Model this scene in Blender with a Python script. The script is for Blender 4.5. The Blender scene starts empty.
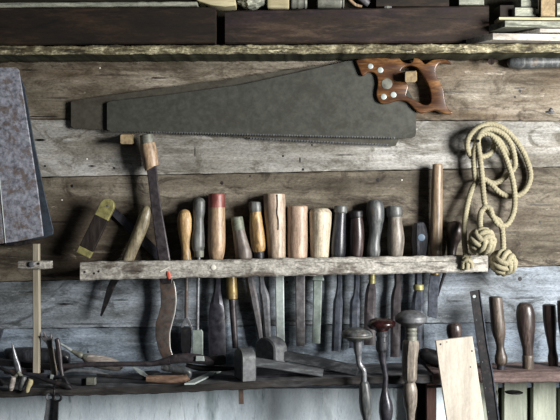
import bpy, bmesh, math, random
from mathutils import Vector, noise
R = random.Random(7)
COL = bpy.context.scene.collection
CD = 1.8           # camera distance from the wall, metres
K = 0.002          # metres per photo pixel at the wall

def S(d): return K*(CD-d)/CD
def P(px, py, d=0.0): return Vector(((px-280)*S(d), -d, (210-py)*S(d)))

def hexc(h):
    h = h.lstrip('#'); o = []
    for i in (0, 2, 4):
        c = int(h[i:i+2], 16)/255
        o.append(c/12.92 if c <= .04045 else ((c+.055)/1.055)**2.4)
    return (*o, 1)

# ------------------------------------------------------------------ materials
def base_mat(name):
    m = bpy.data.materials.new(name); m.use_nodes = True
    nt = m.node_tree; nt.nodes.clear()
    out = nt.nodes.new('ShaderNodeOutputMaterial'); b = nt.nodes.new('ShaderNodeBsdfPrincipled')
    nt.links.new(b.outputs[0], out.inputs[0])
    return m, nt, b
def N(nt, t, **kw):
    n = nt.nodes.new(t)
    for k, v in kw.items():
        if k in n.inputs: n.inputs[k].default_value = v
        else: setattr(n, k, v)
    return n
def coords(nt, scale, rnd=True, loc=(0, 0, 0)):
    tc = N(nt, 'ShaderNodeTexCoord'); mp = N(nt, 'ShaderNodeMapping')
    mp.inputs['Scale'].default_value = scale
    mp.inputs['Location'].default_value = loc
    nt.links.new(tc.outputs['Object'], mp.inputs['Vector'])
    if not rnd: return mp.outputs[0]
    oi = N(nt, 'ShaderNodeObjectInfo')
    mu = N(nt, 'ShaderNodeMath', operation='MULTIPLY'); mu.inputs[1].default_value = 60
    nt.links.new(oi.outputs['Random'], mu.inputs[0])
    ad = N(nt, 'ShaderNodeVectorMath', operation='ADD')
    nt.links.new(mp.outputs[0], ad.inputs[0]); nt.links.new(mu.outputs[0], ad.inputs[1])
    return ad.outputs[0]
def noise_tex(nt, vec, scale, detail=5, rough=.6, dist=0.0):
    n = N(nt, 'ShaderNodeTexNoise'); n.inputs['Scale'].default_value = scale
    n.inputs['Detail'].default_value = detail; n.inputs['Roughness'].default_value = rough
    n.inputs['Distortion'].default_value = dist
    nt.links.new(vec, n.inputs['Vector']); return n.outputs['Fac']
def ramp(nt, fac, stops):
    r = N(nt, 'ShaderNodeValToRGB'); e = r.color_ramp.elements
    e[0].position, e[0].color = stops[0]; e[1].position, e[1].color = stops[-1]
    for p, c in stops[1:-1]:
        x = e.new(p); x.color = c
    nt.links.new(fac, r.inputs[0]); return r.outputs[0]
def mask(nt, fac, a, b, amt=1.0):
    m = N(nt, 'ShaderNodeMapRange'); m.inputs['From Min'].default_value = a; m.inputs['From Max'].default_value = b
    m.inputs['To Max'].default_value = amt
    nt.links.new(fac, m.inputs['Value']); return m.outputs[0]
def mix(nt, fac, a, b, blend='MIX'):
    m = N(nt, 'ShaderNodeMix', data_type='RGBA', blend_type=blend)
    if isinstance(fac, float): m.inputs[0].default_value = fac
    else: nt.links.new(fac, m.inputs[0])
    for s, v in ((6, a), (7, b)):
        if isinstance(v, tuple): m.inputs[s].default_value = v
        else: nt.links.new(v, m.inputs[s])
    return m.outputs[2]
def bump(nt, b, h, strength, dist=.001):
    n = N(nt, 'ShaderNodeBump'); n.inputs['Strength'].default_value = strength; n.inputs['Distance'].default_value = dist
    nt.links.new(h, n.inputs['Height']); nt.links.new(n.outputs[0], b.inputs['Normal'])

def wood(name, dark, mid, light, axis='x', s=1.0, stretch=16, rough=.8, bmp=.5, stain=None, fleck=None, crack=.35, spec=.3, seed=0, grit=.0, streak=None, spots=False):
    """stain=(hex, lo, hi, scale, amount); fleck=(hex, threshold)"""
    m, nt, b = base_mat(name)
    sc = {'x': (1/stretch, 1, 1), 'z': (1, 1, 1/stretch), 'n': (1, 1, 1)}[axis]
    off = (seed*3.1, seed*1.7, seed*2.3)
    v = coords(nt, sc, True, off)
    g = noise_tex(nt, v, 160*s, 8, .7, .3)
    g2 = noise_tex(nt, v, 40*s, 4, .6, .6)
    sm = N(nt, 'ShaderNodeMath', operation='ADD'); nt.links.new(g, sm.inputs[0]); nt.links.new(g2, sm.inputs[1])
    hf = N(nt, 'ShaderNodeMath', operation='MULTIPLY'); hf.inputs[1].default_value = .5; nt.links.new(sm.outputs[0], hf.inputs[0])
    lo_, hi_ = (.27, .73) if spots else (.33, .66)
    c = ramp(nt, hf.outputs[0], [(lo_, hexc(dark)), (.5, hexc(mid)), (hi_, hexc(light))])
    v2 = coords(nt, tuple(x if x == 1 else .3 for x in sc), True, off)
    if stain:
        st = noise_tex(nt, v2, stain[3], 5, .62, .4)
        c = mix(nt, mask(nt, st, stain[1], stain[2], stain[4]), c, hexc(stain[0]))
    # thin dark cracks along the grain
    v3 = coords(nt, tuple(x if x == 1 else .028 for x in sc), True, (off[0]+5, off[1]+9, off[2]+2))
    ck = noise_tex(nt, v3, 120*s, 3, .5, .2)
    cm = mask(nt, ck, crack, crack-.06, .8)
    c = mix(nt, cm, c, tuple(x*.25 for x in hexc(dark)[:3])+(1,))
    if fleck:
        fl = noise_tex(nt, coords(nt, tuple(x if x == 1 else .35 for x in sc), True, (off[0]+11, off[1]+3, off[2]+7)), 55, 9, .78, .3)
        c = mix(nt, mask(nt, fl, fleck[1], fleck[1]+.04, .85), c, hexc(fleck[0]))
    if streak:
        sk = noise_tex(nt, coords(nt, tuple(x if x == 1 else .16 for x in sc), True, (off[0]+1, off[1]+17, off[2]+5)), streak[2], 7, .7, .8)
        c = mix(nt, mask(nt, sk, streak[1], streak[1]+.09, streak[3]), c, hexc(streak[0]))
    if spots:
        vi = coords(nt, tuple(x if x == 1 else .55 for x in sc), True, (off[0]+2, off[1]+4, off[2]+13))
        big = noise_tex(nt, vi, 9, 4, .6, .8)
        c = mix(nt, 1.0, c, ramp(nt, big, [(.34, (.42, .39, .34, 1)), (.47, (.9, .89, .87, 1)), (.64, (1.3, 1.31, 1.34, 1))]), 'MULTIPLY')
        grime = noise_tex(nt, vi, 22, 8, .75, 1.2)
        c = mix(nt, mask(nt, grime, .50, .62, .85), c, hexc(streak[0]))
        sc2 = N(nt, 'ShaderNodeMapping'); sc2.inputs['Rotation'].default_value = (0, .35, 0); sc2.inputs['Scale'].default_value = (.12, 1, 1)
        nt.links.new(vi, sc2.inputs['Vector'])
        scr = noise_tex(nt, sc2.outputs[0], 150, 6, .75, .6)
        c = mix(nt, mask(nt, scr, .61, .70, .6), c, hexc(light))
        smear = noise_tex(nt, coords(nt, tuple(x if x == 1 else .3 for x in sc), True, (off[0]+7, off[1]+21, off[2]+3)), 34, 9, .8, .8)
        c = mix(nt, mask(nt, smear, .60, .68, .65), c, tuple(min(1, x*1.25) for x in hexc(light)[:3])+(1,))
    if grit:
        gn = noise_tex(nt, coords(nt, tuple(x if x == 1 else .45 for x in sc), True, off), 330, 6, .8)
        gr = ramp(nt, gn, [(.36, (1-grit,)*3+(1,)), (.5, (1, 1, 1, 1)), (.64, (1+grit*.7,)*3+(1,))])
        c = mix(nt, 1.0, c, gr, 'MULTIPLY')
    nt.links.new(c, b.inputs['Base Color'])
    b.inputs['Roughness'].default_value = rough; b.inputs['Specular IOR Level'].default_value = spec
    bh = N(nt, 'ShaderNodeMath', operation='SUBTRACT'); nt.links.new(hf.outputs[0], bh.inputs[0]); nt.links.new(cm, bh.inputs[1])
    bump(nt, b, bh.outputs[0], bmp)
    return m

def desat(h, k, m=1.0):
    h = h.lstrip('#'); c = [int(h[i:i+2], 16) for i in (0, 2, 4)]; g = .3*c[0]+.59*c[1]+.11*c[2]
    return '#'+''.join('%02x' % max(0, min(255, int((x*(1-k)+g*k)*m))) for x in c)
def handle(name, dark, mid, light, rough=.45, stretch=7, blotch=None, spec=.5, axis='z', s=1.0, seed=0):
    dark, mid, light = desat(dark, .28, .8), desat(mid, .28, .98), desat(light, .28, 1.08)
    return wood(name, dark, mid, light, axis=axis, s=1.6*s, stretch=stretch, rough=rough, bmp=.25, grit=.3, streak=(desat(dark, .3, .75), .56, 60, .6),
                stain=(desat(blotch[0], .3), blotch[1], blotch[1]+.1, 45, blotch[2]) if blotch else None, crack=.26, spec=spec, seed=seed)

def metal(name, a, b_, rust=None, rough=.45, metallic=.75, rs=60, rt=.55, ra=.8, bmp=.15):
    metallic *= .6
    m, nt, b = base_mat(name)
    v = coords(nt, (1, 1, 1))
    n = noise_tex(nt, v, 90, 7, .7, .2)
    c = ramp(nt, n, [(.35, hexc(a)), (.65, hexc(b_))])
    b.inputs['Metallic'].default_value = metallic
    b.inputs['Roughness'].default_value = rough
    if rust:
        r = noise_tex(nt, coords(nt, (1, 1, 1), True, (4, 7, 1)), rs, 8, .72, .3)
        mk = mask(nt, r, rt, rt+.09, ra)
        c = mix(nt, mk, c, hexc(rust))
        inv = N(nt, 'ShaderNodeMath', operation='MULTIPLY_ADD'); inv.inputs[1].default_value = -metallic; inv.inputs[2].default_value = metallic
        nt.links.new(mk, inv.inputs[0]); nt.links.new(inv.outputs[0], b.inputs['Metallic'])
        rr = N(nt, 'ShaderNodeMath', operation='MULTIPLY_ADD'); rr.inputs[1].default_value = .85-rough; rr.inputs[2].default_value = rough
        nt.links.new(mk, rr.inputs[0]); nt.links.new(rr.outputs[0], b.inputs['Roughness'])
    nt.links.new(c, b.inputs['Base Color'])
    bump(nt, b, n, bmp)
    return m

M = {}
# wall boards
M['board_top']  = wood('board top', '#1d1a13', '#2f2c21', '#454135', stain=('#2c2617', .45, .65, 8, .6), seed=1, grit=.35, streak=('#1b1812',.55,30,.6))
M['board_b']    = wood('board grey brown', '#3f3a30', '#776f62', '#aca497', s=.62, stain=('#54432f', .47, .62, 9, .7), fleck=('#b9b1a6', .70), seed=2, crack=.33, grit=.42, spots=True, streak=('#3a3024',.55,26,.75))
M['board_c']    = wood('board pale grey', '#4d4b46', '#85837e', '#b3b1ac', s=.62, stain=('#6b6252', .54, .68, 9, .6), fleck=('#c9c9c6', .67), seed=3, crack=.31, grit=.42, spots=True, streak=('#4f4a40',.57,26,.7))
M['board_d']    = wood('board brown', '#2f2a23', '#5e574b', '#8b8375', s=.62, stain=('#3a2f24', .5, .62, 11, .65), fleck=('#aca290', .655), seed=4, crack=.33, grit=.42, spots=True, streak=('#2b231b',.54,26,.75))
M['board_e']    = wood('board blue grey', '#484d53', '#787f86', '#a0a7ae', s=.62, stain=('#4b4f4f', .53, .68, 10, .65), fleck=('#bcc6cf', .67), seed=5, crack=.31, grit=.42, spots=True, streak=('#3a3c3d',.57,26,.75))
M['board_f']    = wood('board blue grey low', '#4b535c', '#7b8692', '#a3aebb', s=.62, stain=('#535b62', .53, .68, 10, .6), fleck=('#bcc6cf', .67), seed=6, crack=.31, grit=.42, spots=True, streak=('#41484f',.57,26,.7))
M['whitewash']  = wood('whitewash', '#b4c3cd', '#d3e0e8', '#e6eef3', axis='z', stretch=4, s=.35, stain=('#72868a', .54, .68, 16, .75), fleck=('#39454a', .69), seed=7, crack=.2, bmp=.3, grit=.12, streak=('#6f8086',.58,70,.7))
M['green_board'] = wood('green limewash', '#74796d', '#92978a', '#adb1a2', axis='z', stretch=12, s=.6, stain=('#5f6a58', .56, .7, 18, .6), seed=8, crack=.15, grit=.12, streak=('#6d7765',.58,70,.5))
M['gap']        = wood('dark backing', '#0b0a09', '#14110e', '#1c1813', seed=9)
M['shelf_edge'] = wood('lichened shelf', '#2a261b', '#7a7359', '#c9c1a2', s=1.6, stretch=1.3, stain=('#3a3120', .5, .58, 60, .8), fleck=('#d9d2b0', .6), seed=10, bmp=1.0, crack=.2, grit=.35, streak=('#1d180e',.5,150,.85))
M['shelf_under'] = wood('dark green shelf underside', '#232318', '#38392a', '#525240', s=.7, stretch=8, seed=33)  # darker and greener than the front edge
M['timber']     = wood('dark creosoted timber', '#0f0b07', '#20170f', '#3a2a1e', s=.7, stretch=6, stain=('#120d09', .5, .64, 20, .6), seed=11, rough=.7, grit=.35, streak=('#0b0806',.52,50,.7))
M['timber_red'] = wood('dark red timber', '#15100c', '#2c211a', '#4c3d31', s=.8, stretch=5, stain=('#241a22', .5, .64, 24, .6), fleck=('#7a6a55', .72), seed=12, rough=.75, grit=.35, streak=('#130e0c',.52,50,.7))
M['rack']       = wood('rack rail', '#5d5953', '#9c9890', '#cdc9c0', s=1.5, stretch=1.3, stain=('#4a4037', .54, .64, 40, .8), fleck=('#d7d4cb', .655), seed=13, bmp=1.2, crack=.34, grit=.35, streak=('#3f3831',.55,90,.75))
M['lowshelf']   = wood('lower shelf', '#161412', '#2d2a28', '#4d4a48', s=.8, stretch=9, stain=('#5c6067', .55, .7, 14, .5), fleck=('#7d7a77', .7), seed=14, bmp=.8, grit=.35, streak=('#0f0d0c',.52,50,.7))
M['shelf_top'] = wood('dusty shelf top', '#2c2b2b', '#4f5053', '#75777b', s=.8, stretch=9, seed=35, grit=.35, streak=('#161514', .55, 50, .7))
M['pinkwood']   = wood('pink shelf', '#3b302d', '#61514e', '#85736f', s=.8, stretch=9, stain=('#4b3631', .52, .66, 18, .6), seed=15, grit=.35, streak=('#2f201d',.54,50,.6))
M['redpost']    = wood('red post', '#2f201c', '#503a34', '#6f5950', axis='z', s=.8, stretch=9, seed=16)
M['palewood']   = wood('pale board', '#9d968a', '#bab2a5', '#cdc5b9', axis='z', s=.8, stretch=9, stain=('#8f8168', .56, .7, 18, .5), seed=17, bmp=.25, crack=.25, grit=.12, streak=('#8a7c64',.6,50,.4))
M['plank_white'] = wood('weathered white plank', '#7e7a72', '#b5afa5', '#d6d0c6', s=.9, stretch=6, stain=('#8a7562', .5, .62, 25, .5), seed=18, grit=.35, streak=('#5a5147',.56,60,.6))
M['plank_green'] = wood('weathered green plank', '#5f6159', '#888a7d', '#acac9b', s=.9, stretch=6, stain=('#4b4d42', .5, .62, 25, .5), seed=19, grit=.35, streak=('#3c3e35',.55,60,.6))
M['cream']      = wood('cream wood', '#7a7155', '#a39a79', '#c4bb99', s=.9, stretch=8, seed=20, crack=.25)
M['endgrain']   = wood('end grain', '#5c4f3a', '#837256', '#a3906f', axis='n', s=1.2, seed=21, crack=.3)
M['stick']      = wood('rule wood', '#6b6355', '#928a7a', '#b0a898', axis='z', s=1, stretch=14, seed=22, crack=.28, bmp=.3)
# tool handles
M['h_yellow']   = handle('yellow worn handle', '#6e4c22', '#a87f45', '#cda668', blotch=('#4a3216', .58, .6))
M['h_mottle']   = handle('mottled yellow handle', '#77501f', '#b98a48', '#d9b676', blotch=('#3a2510', .53, .75), seed=2)
M['h_grey']     = handle('grey worn handle', '#3c3d3c', '#5b5c5a', '#7c7d7a', blotch=('#2a2b2c', .55, .6), seed=3)
M['h_tan']      = handle('tan handle', '#7b5c40', '#a5825e', '#c4a17c', blotch=('#5b3f2a', .58, .6), seed=4)
M['h_red']      = handle('red paint', '#5a201b', '#84382f', '#a35b50', blotch=('#4d2018', .58, .6), seed=5)
M['h_pale']     = handle('pale beech', '#8a735a', '#b0957a', '#cbb298', blotch=('#7a5d3f', .6, .5), seed=6)
M['h_pink']     = handle('pinkish beech', '#8d6f5a', '#ab8a70', '#c2a288', blotch=('#6f5442', .6, .5), seed=7)
M['h_cream']    = handle('cream ash', '#95836a', '#b8a688', '#cfbfa3', blotch=('#86694a', .6, .5), seed=8)
M['h_dark']     = handle('near black handle', '#191a1f', '#2c2d33', '#484a50', rough=.35, blotch=('#101012', .55, .6), seed=9)
M['h_darkbrown'] = handle('dark brown handle', '#1f1514', '#3a2a28', '#594643', rough=.35, seed=10)
M['h_slate']    = handle('slate grey handle', '#26292c', '#424648', '#6b6c69', rough=.4, blotch=('#6a5238', .58, .5), seed=11)
M['h_greybrown'] = handle('grey brown handle', '#4b443c', '#756a5d', '#948877', blotch=('#3c342d', .57, .6), seed=12)
M['h_mauve']    = handle('mauve brown handle', '#473d3a', '#65584f', '#83766c', seed=13)
M['h_brown']    = handle('oiled brown handle', '#1a1310', '#382b28', '#5a4a43', rough=.35, blotch=('#23130e', .55, .6), seed=14)
M['head_red'] = wood('dark red polished head', '#120707', '#240f0f', '#43211f', axis='n', rough=.25, bmp=.08, spec=.6, seed=34)
M['h_stick'] = handle('long stick handle', '#54402c', '#84694c', '#a88b68', seed=36)
M['h_turned']   = handle('turned brown handle', '#241e19', '#4a3d33', '#6b5a48', blotch=('#33241a', .55, .6), seed=15)
M['h_worn']     = handle('paint worn handle', '#51462f', '#7c6f50', '#a1946f', blotch=('#b6ad92', .6, .7), seed=16)
M['h_lying']    = handle('lying handle', '#6a6058', '#90857c', '#b0a69c', axis='x', blotch=('#5b4434', .56, .6), seed=17)
M['h_copper']   = handle('copper brown handle', '#4a3529', '#7a5a45', '#a18069', axis='x', rough=.35, blotch=('#3a2519', .56, .6), seed=18)
M['saw_wood']   = wood('apple wood saw handle', '#21130b', '#51341d', '#946a3d', axis='x', s=1.1, stretch=5, rough=.32, bmp=.12, stain=('#2c150c', .5, .64, 32, .7), crack=.22, spec=.6, seed=23)
M['rosewood']   = wood('rosewood', '#0f0c0a', '#1f1815', '#38302b', axis='z', s=1.6, stretch=6, seed=24, rough=.6)
# metals
M['saw']        = metal('old saw steel', '#32332d', '#464740', rust='#2a2922', rough=.6, metallic=.35, rs=18, rt=.5, ra=.7, bmp=.06)
M['saw_rear']   = metal('brown saw steel', '#34322a', '#47443a', rust='#2a2218', rough=.65, metallic=.3, rs=30, rt=.5, bmp=.1)
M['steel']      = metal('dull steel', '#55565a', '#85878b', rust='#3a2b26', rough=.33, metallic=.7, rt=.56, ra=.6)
M['darksteel']  = metal('dark steel', '#202025', '#43434b', rust='#2d1f1b', rough=.33, metallic=.6, rt=.55, ra=.6)
M['bluesteel']  = metal('blue steel', '#31353d', '#5c616c', rust='#36302f', rough=.33, metallic=.6, rt=.56, ra=.6)
M['pinksteel']  = metal('brown grey steel', '#403e40', '#6f6d6f', rust='#4a3b37', rough=.55, metallic=.4, rt=.56, ra=.6)
M['palesteel']  = metal('pale steel', '#8b9493', '#b0b8b4', rust='#5a4a3f', rough=.5, metallic=.4, rt=.62, ra=.6)
M['greensteel'] = metal('greenish steel', '#67716c', '#8b958f', rust='#59493b', rough=.55, metallic=.3, rt=.6, ra=.6)
M['rusty']      = metal('rusty steel', '#37322f', '#5b5450', rust='#4f3a2d', rough=.5, metallic=.5, rt=.48, ra=.7)
M['iron']       = metal('black iron', '#101012', '#222225', rust='#2a1c18', rough=.45, metallic=.5, rt=.52, ra=.7)
M['mauveiron']  = metal('mauve iron', '#262225', '#4d474a', rust='#2a1c18', rough=.4, metallic=.5, rt=.54, ra=.6)
M['brass']      = metal('tarnished brass', '#6a6540', '#a29c66', rust='#4a4425', rough=.45, metallic=.5, rt=.58, ra=.5)
M['gold']       = metal('yellow brass', '#5f5133', '#8f7a4b', rust='#4f3b1c', rough=.4, metallic=.5, rt=.58, ra=.5)
M['verdigris']  = metal('green tin cap', '#52574b', '#757b6c', rust='#3f4636', rough=.6, metallic=.3, rt=.55, ra=.6)
M['greycap']    = metal('grey cap', '#575852', '#7b7b70', rust='#3d3d36', rough=.55, metallic=.4, rt=.55, ra=.5)
M['rustplate']  = metal('rust bloomed plate', '#50525b', '#a4a6b2', rust='#564536', rough=.6, metallic=.2, rs=40, rt=.5, ra=.75, bmp=.4)
M['navyplate']  = metal('navy plate', '#232a33', '#3a434f', rust='#22262a', rough=.6, metallic=.3, rt=.5, ra=.6)
M['cast']       = metal('cast iron head', '#3b3d40', '#67696b', rust='#454440', rough=.5, metallic=.4, rt=.55, ra=.5)
M['slatewood']  = handle('slate grey boxwood', '#2a2c2f', '#484b50', '#6f7378', axis='x', rough=.5, blotch=('#2a2a2c', .56, .6), seed=30)
M['paleedge']   = metal('ground bright edge', '#a9a9a6', '#c9c8c4', rough=.35, metallic=.5)
M['sticker']    = metal('blue grey inlay', '#4d5f70', '#66798a', rough=.5, metallic=0)
M['paint_red']  = metal('orange paint', '#a8432c', '#c4604a', rough=.6, metallic=0)
M['paint_white'] = metal('white paint', '#c9c5b9', '#dedace', rough=.6, metallic=0)

def rope_mat():
    m, nt, b = base_mat('rope fibre')
    v = coords(nt, (1, 1, 1))
    n = noise_tex(nt, v, 500, 4, .7); n2 = noise_tex(nt, v, 30, 3, .6)
    c = ramp(nt, n, [(.3, hexc('#6b6551')), (.7, hexc('#aca58b'))])
    c = mix(nt, mask(nt, n2, .5, .7, .5), c, hexc('#736b55'))
    nt.links.new(c, b.inputs['Base Color']); b.inputs['Roughness'].default_value = .9
    b.inputs['Specular IOR Level'].default_value = .1
    bump(nt, b, n, .6); return m
M['rope'] = rope_mat()

# ------------------------------------------------------------------ builders
def link_mesh(name, bm, mats, parent=None, origin=None, sharp=32):
    bmesh.ops.recalc_face_normals(bm, faces=bm.faces[:])
    a = math.radians(sharp)
    for f in bm.faces: f.smooth = True
    for e in bm.edges:
        if len(e.link_faces) == 2 and e.calc_face_angle(0) > a: e.smooth = False
    if parent is not None: origin = parent.location.copy()
    elif origin is None:
        xs = [v.co for v in bm.verts]
        origin = Vector((sum(v.x for v in xs)/len(xs), sum(v.y for v in xs)/len(xs), min(v.z for v in xs)))
    for v in bm.verts: v.co -= origin
    me = bpy.data.meshes.new(name); bm.to_mesh(me); bm.free()
    if not isinstance(mats, (list, tuple)): mats = [mats]
    for m in mats: me.materials.append(M[m] if isinstance(m, str) else m)
    o = bpy.data.objects.new(name, me); COL.objects.link(o)
    if parent is not None: o.parent = parent
    else: o.location = origin
    return o

def tag(o, label, cat, group=None):
    o['label'] = label; o['category'] = cat
    if group: o['group'] = group
    return o
def thing(name, label, cat, px, py, d, group=None):
    o = bpy.data.objects.new(name, None); COL.objects.link(o)
    o.empty_display_size = .01
    o.location = P(px, py, d); return tag(o, label, cat, group)
def structure(o): o['kind'] = 'structure'; return o

def pchip(ts, ys, t):
    n = len(ts)
    h = [ts[i+1]-ts[i] for i in range(n-1)]
    dl = [(ys[i+1]-ys[i])/h[i] for i in range(n-1)]
    m = [0]*n
    m[0], m[-1] = dl[0], dl[-1]
    for i in range(1, n-1):
        m[i] = 0 if dl[i-1]*dl[i] <= 0 else 2*dl[i-1]*dl[i]/(dl[i-1]+dl[i])
    for i in range(n-1):
        if t <= ts[i+1] or i == n-2:
            u = (t-ts[i])/h[i]
            return ((2*u**3-3*u*u+1)*ys[i]+(u**3-2*u*u+u)*h[i]*m[i]+(-2*u**3+3*u*u)*ys[i+1]+(u**3-u*u)*h[i]*m[i+1])
def catmull(pts, step):
    out = []
    n = len(pts)
    for i in range(n-1):
        p0, p1, p2, p3 = pts[max(i-1, 0)], pts[i], pts[i+1], pts[min(i+2, n-1)]
        L = math.dist(p1, p2); k = max(1, int(L/step))
        for j in range(k):
            u = j/k
            out.append(tuple(.5*((2*b)+(-a+c)*u+(2*a-5*b+4*c-d)*u*u+(-a+3*b-3*c+d)*u**3) for a, b, c, d in zip(p0, p1, p2, p3)))
    out.append(tuple(pts[-1])); return out

SEC = {}
SEC['round'] = [(math.cos(2*math.pi*i/20), math.sin(2*math.pi*i/20)) for i in range(20)]
SEC['oct'] = [(math.cos(2*math.pi*(i+.5)/8)/.924, math.sin(2*math.pi*(i+.5)/8)/.924) for i in range(8)]
_c = .18
SEC['box'] = [(1, -1+3*_c), (1, 1-3*_c), (1-_c, 1), (-1+_c, 1), (-1, 1-3*_c), (-1, -1+3*_c), (-1+_c, -1), (1-_c, -1)]
SEC['bev'] = [(1, -1), (1, -.1), (.5, 1), (-.5, 1), (-1, -.1), (-1, -1)]
SEC['sbox'] = [(1, -.8), (1, .8), (.8, 1), (-.8, 1), (-1, .8), (-1, -.8), (-.8, -1), (.8, -1)]
def ring_sweep(bm, centres, radii, sec, d0=None, mi=0):
    """centres: world Vectors; radii: (rx, ry) in metres; sec: unit section."""
    rings = []
    n = len(centres)
    for i, c in enumerate(centres):
        t = (centres[min(i+1, n-1)]-centres[max(i-1, 0)])
        if t.length < 1e-9: t = Vector((0, 0, -1))
        t.normalize()
        Y = Vector((0, -1, 0))
        if abs(t.dot(Y)) > .95: Y = Vector((0, 0, 1))
        s = t.cross(Y).normalized(); nn = s.cross(t).normalized()
        rx, ry = radii[i]
        rings.append([bm.verts.new(c+s*(u*rx)+nn*(v*ry)) for u, v in (sec(i) if callable(sec) else sec)])
    for a, b in zip(rings, rings[1:]):
        k = len(a)
        for j in range(k):
            f = bm.faces.new((a[j], a[(j+1) % k], b[(j+1) % k], b[j])); f.material_index = mi
    for r in (rings[0], rings[-1]):
        try: bm.faces.new(r).material_index = mi
        except ValueError: pass
def sweep(name, pts, mat, parent=None, d=.024, sec='round', smooth=True, ry=None, n=5, bm=None, link=True):
    """pts: (px, py, rx[, ry[, d]]) in photo px; sharp corners by close points."""
    own = bm is None
    if own: bm = bmesh.new()
    full = []
    for p in pts:
        x, y, rx = p[:3]; r2 = p[3] if len(p) > 3 and p[3] is not None else (ry if ry else rx); dd = p[4] if len(p) > 4 else d
        full.append((x, y, rx, r2, dd))
    ts = [0]
    for a, b in zip(full, full[1:]): ts.append(ts[-1]+max(.05, math.hypot(b[0]-a[0], b[1]-a[1], (b[4]-a[4])/K)+.3*abs(b[2]-a[2])))
    samples = []
    if smooth:
        for i in range(len(full)-1):
            k = 1 if ts[i+1]-ts[i] < 1.2 else n
            for j in range(k): samples.append(ts[i]+(ts[i+1]-ts[i])*j/k)
        samples.append(ts[-1])
        cols = list(zip(*full))
        st = [tuple(pchip(ts, col, t) for col in cols) for t in samples] if len(full) > 2 else full
    else: st = full
    cen = [P(s[0], s[1], s[4]) for s in st]
    rad = [(s[2]*S(s[4]), s[3]*S(s[4])) for s in st]
    ring_sweep(bm, cen, rad, SEC[sec])
    if not link: return bm
    return link_mesh(name, bm, mat, parent)

def flat(name, outline, d0, d1, mat, parent=None, holes=(), bev=.0006, smooth=0, sharp=32):
    """solid plate between depths d0 (back) and d1 (front), outline in photo px"""
    dm = (d0+d1)/2
    cu = bpy.data.curves.new(name, 'CURVE'); cu.dimensions = '2D'; cu.fill_mode = 'BOTH'
    cu.extrude = max((d1-d0)/2-bev, 1e-5); cu.bevel_depth = bev; cu.bevel_resolution = 2 if bev > .001 else 0
    cu.offset = -bev
    for ol in (outline, *holes):
        if smooth:
            ol = catmull(list(ol)+[ol[0]], smooth)[:-1]
        sp = cu.splines.new('POLY'); sp.points.add(len(ol)-1)
        for q, (x, y) in zip(sp.points, ol):
            w = P(x, y, dm); q.co = (w.x, w.z, 0, 1)
        sp.use_cyclic_u = True
    tmp = bpy.data.objects.new('tmp', cu); COL.objects.link(tmp)
    dg = bpy.context.evaluated_depsgraph_get(); dg.update()
    me = bpy.data.meshes.new_from_object(tmp.evaluated_get(dg))
    bm = bmesh.new(); bm.from_mesh(me)
    bpy.data.objects.remove(tmp); bpy.data.curves.remove(cu); bpy.data.meshes.remove(me)
    for v in bm.verts:
        x, y, z = v.co; v.co = Vector((x, -dm-z, y))
    bmesh.ops.remove_doubles(bm, verts=bm.verts[:], dist=2e-6)
    for f in bm.faces: f.material_index = 0
    return link_mesh(name, bm, mat, parent, sharp=sharp)

def plank_bm(bm, a, b, ha, hb, d0, d1, jit=.35, ch=.8, step=6, mi=0, seed=0, side_mi=None, yfun=None):
    """horizontal-ish plank; a,b = (px,py) of the TOP edge ends; ha,hb heights in px (measured at front depth d1)"""
    L = math.hypot(b[0]-a[0], b[1]-a[1]); n = max(1, int(L/step)); rings = []
    for i in range(n+1):
        u = i/n; x = a[0]+(b[0]-a[0])*u; y0 = a[1]+(b[1]-a[1])*u; h = ha+(hb-ha)*u
        j1 = jit*2*noise.noise(Vector((x*.09, seed*7.3, 1))) + jit*R.uniform(-.5, .5)
        j2 = jit*2*noise.noise(Vector((x*.09, seed*7.3, 9))) + jit*R.uniform(-.5, .5)
        fd = d1+jit*.0008*noise.noise(Vector((x*.11, seed, 4)))
        if yfun: y0 = yfun(x)
        y1 = y0+h+j2; y0 += j1
        c = ch*S(d1); F0 = P(x, y0, d1); F1 = P(x, y1, d1)
        X, zt, zb = F0.x, F0.z, F1.z
        rings.append([bm.verts.new(v) for v in ((X, -d0, zt), (X, -fd+c, zt), (X, -fd, zt-c), (X, -fd, zb+c), (X, -fd+c, zb), (X, -d0, zb))])
    for p, q in zip(rings, rings[1:]):
        for j in range(6):
            f = bm.faces.new((p[j], p[(j+1) % 6], q[(j+1) % 6], q[j])); f.material_index = side_mi if side_mi is not None and j in (0, 4, 5) else mi
    for r in (rings[0], rings[-1]): bm.faces.new(r).material_index = mi
def plank(name, a, b, ha, hb, d0, d1, mat, parent=None, **k):
    bm = bmesh.new(); plank_bm(bm, a, b, ha, hb, d0, d1, **k); return link_mesh(name, bm, mat, parent)
def box3(bm, c, u, v, w):
    """box from corner c along vectors u, v, w"""
    vs = [bm.verts.new(c+u*i+v*j+w*k) for i in (0, 1) for j in (0, 1) for k in (0, 1)]
    fs = [bm.faces.new([vs[i] for i in q]) for q in ((0, 1, 3, 2), (4, 6, 7, 5), (0, 4, 5, 1), (2, 3, 7, 6), (0, 2, 6, 4), (1, 5, 7, 3))]
    return vs
def disc_bm(bm, px, py, r, d0, d1, n=16, dome=0.0, mi=0):
    """round head facing the room between depths"""
    s = S(d1); c0 = P(px, py, d1)
    prof = [(d0, 1), (d1-dome*.6, 1), (d1-dome*.25, .82), (d1, .45)] if dome else [(d0, 1), (d1-.0003, 1), (d1, .88)]
    rings = [[bm.verts.new((c0.x+math.cos(2*math.pi*i/n)*r*s*k, -dd, c0.z+math.sin(2*math.pi*i/n)*r*s*k)) for i in range(n)] for dd, k in prof]
    for a, b in zip(rings, rings[1:]):
        for j in range(n): bm.faces.new((a[j], a[(j+1) % n], b[(j+1) % n], b[j])).material_index = mi
    bm.faces.new(rings[0]).material_index = mi; bm.faces.new(rings[-1]).material_index = mi
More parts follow.
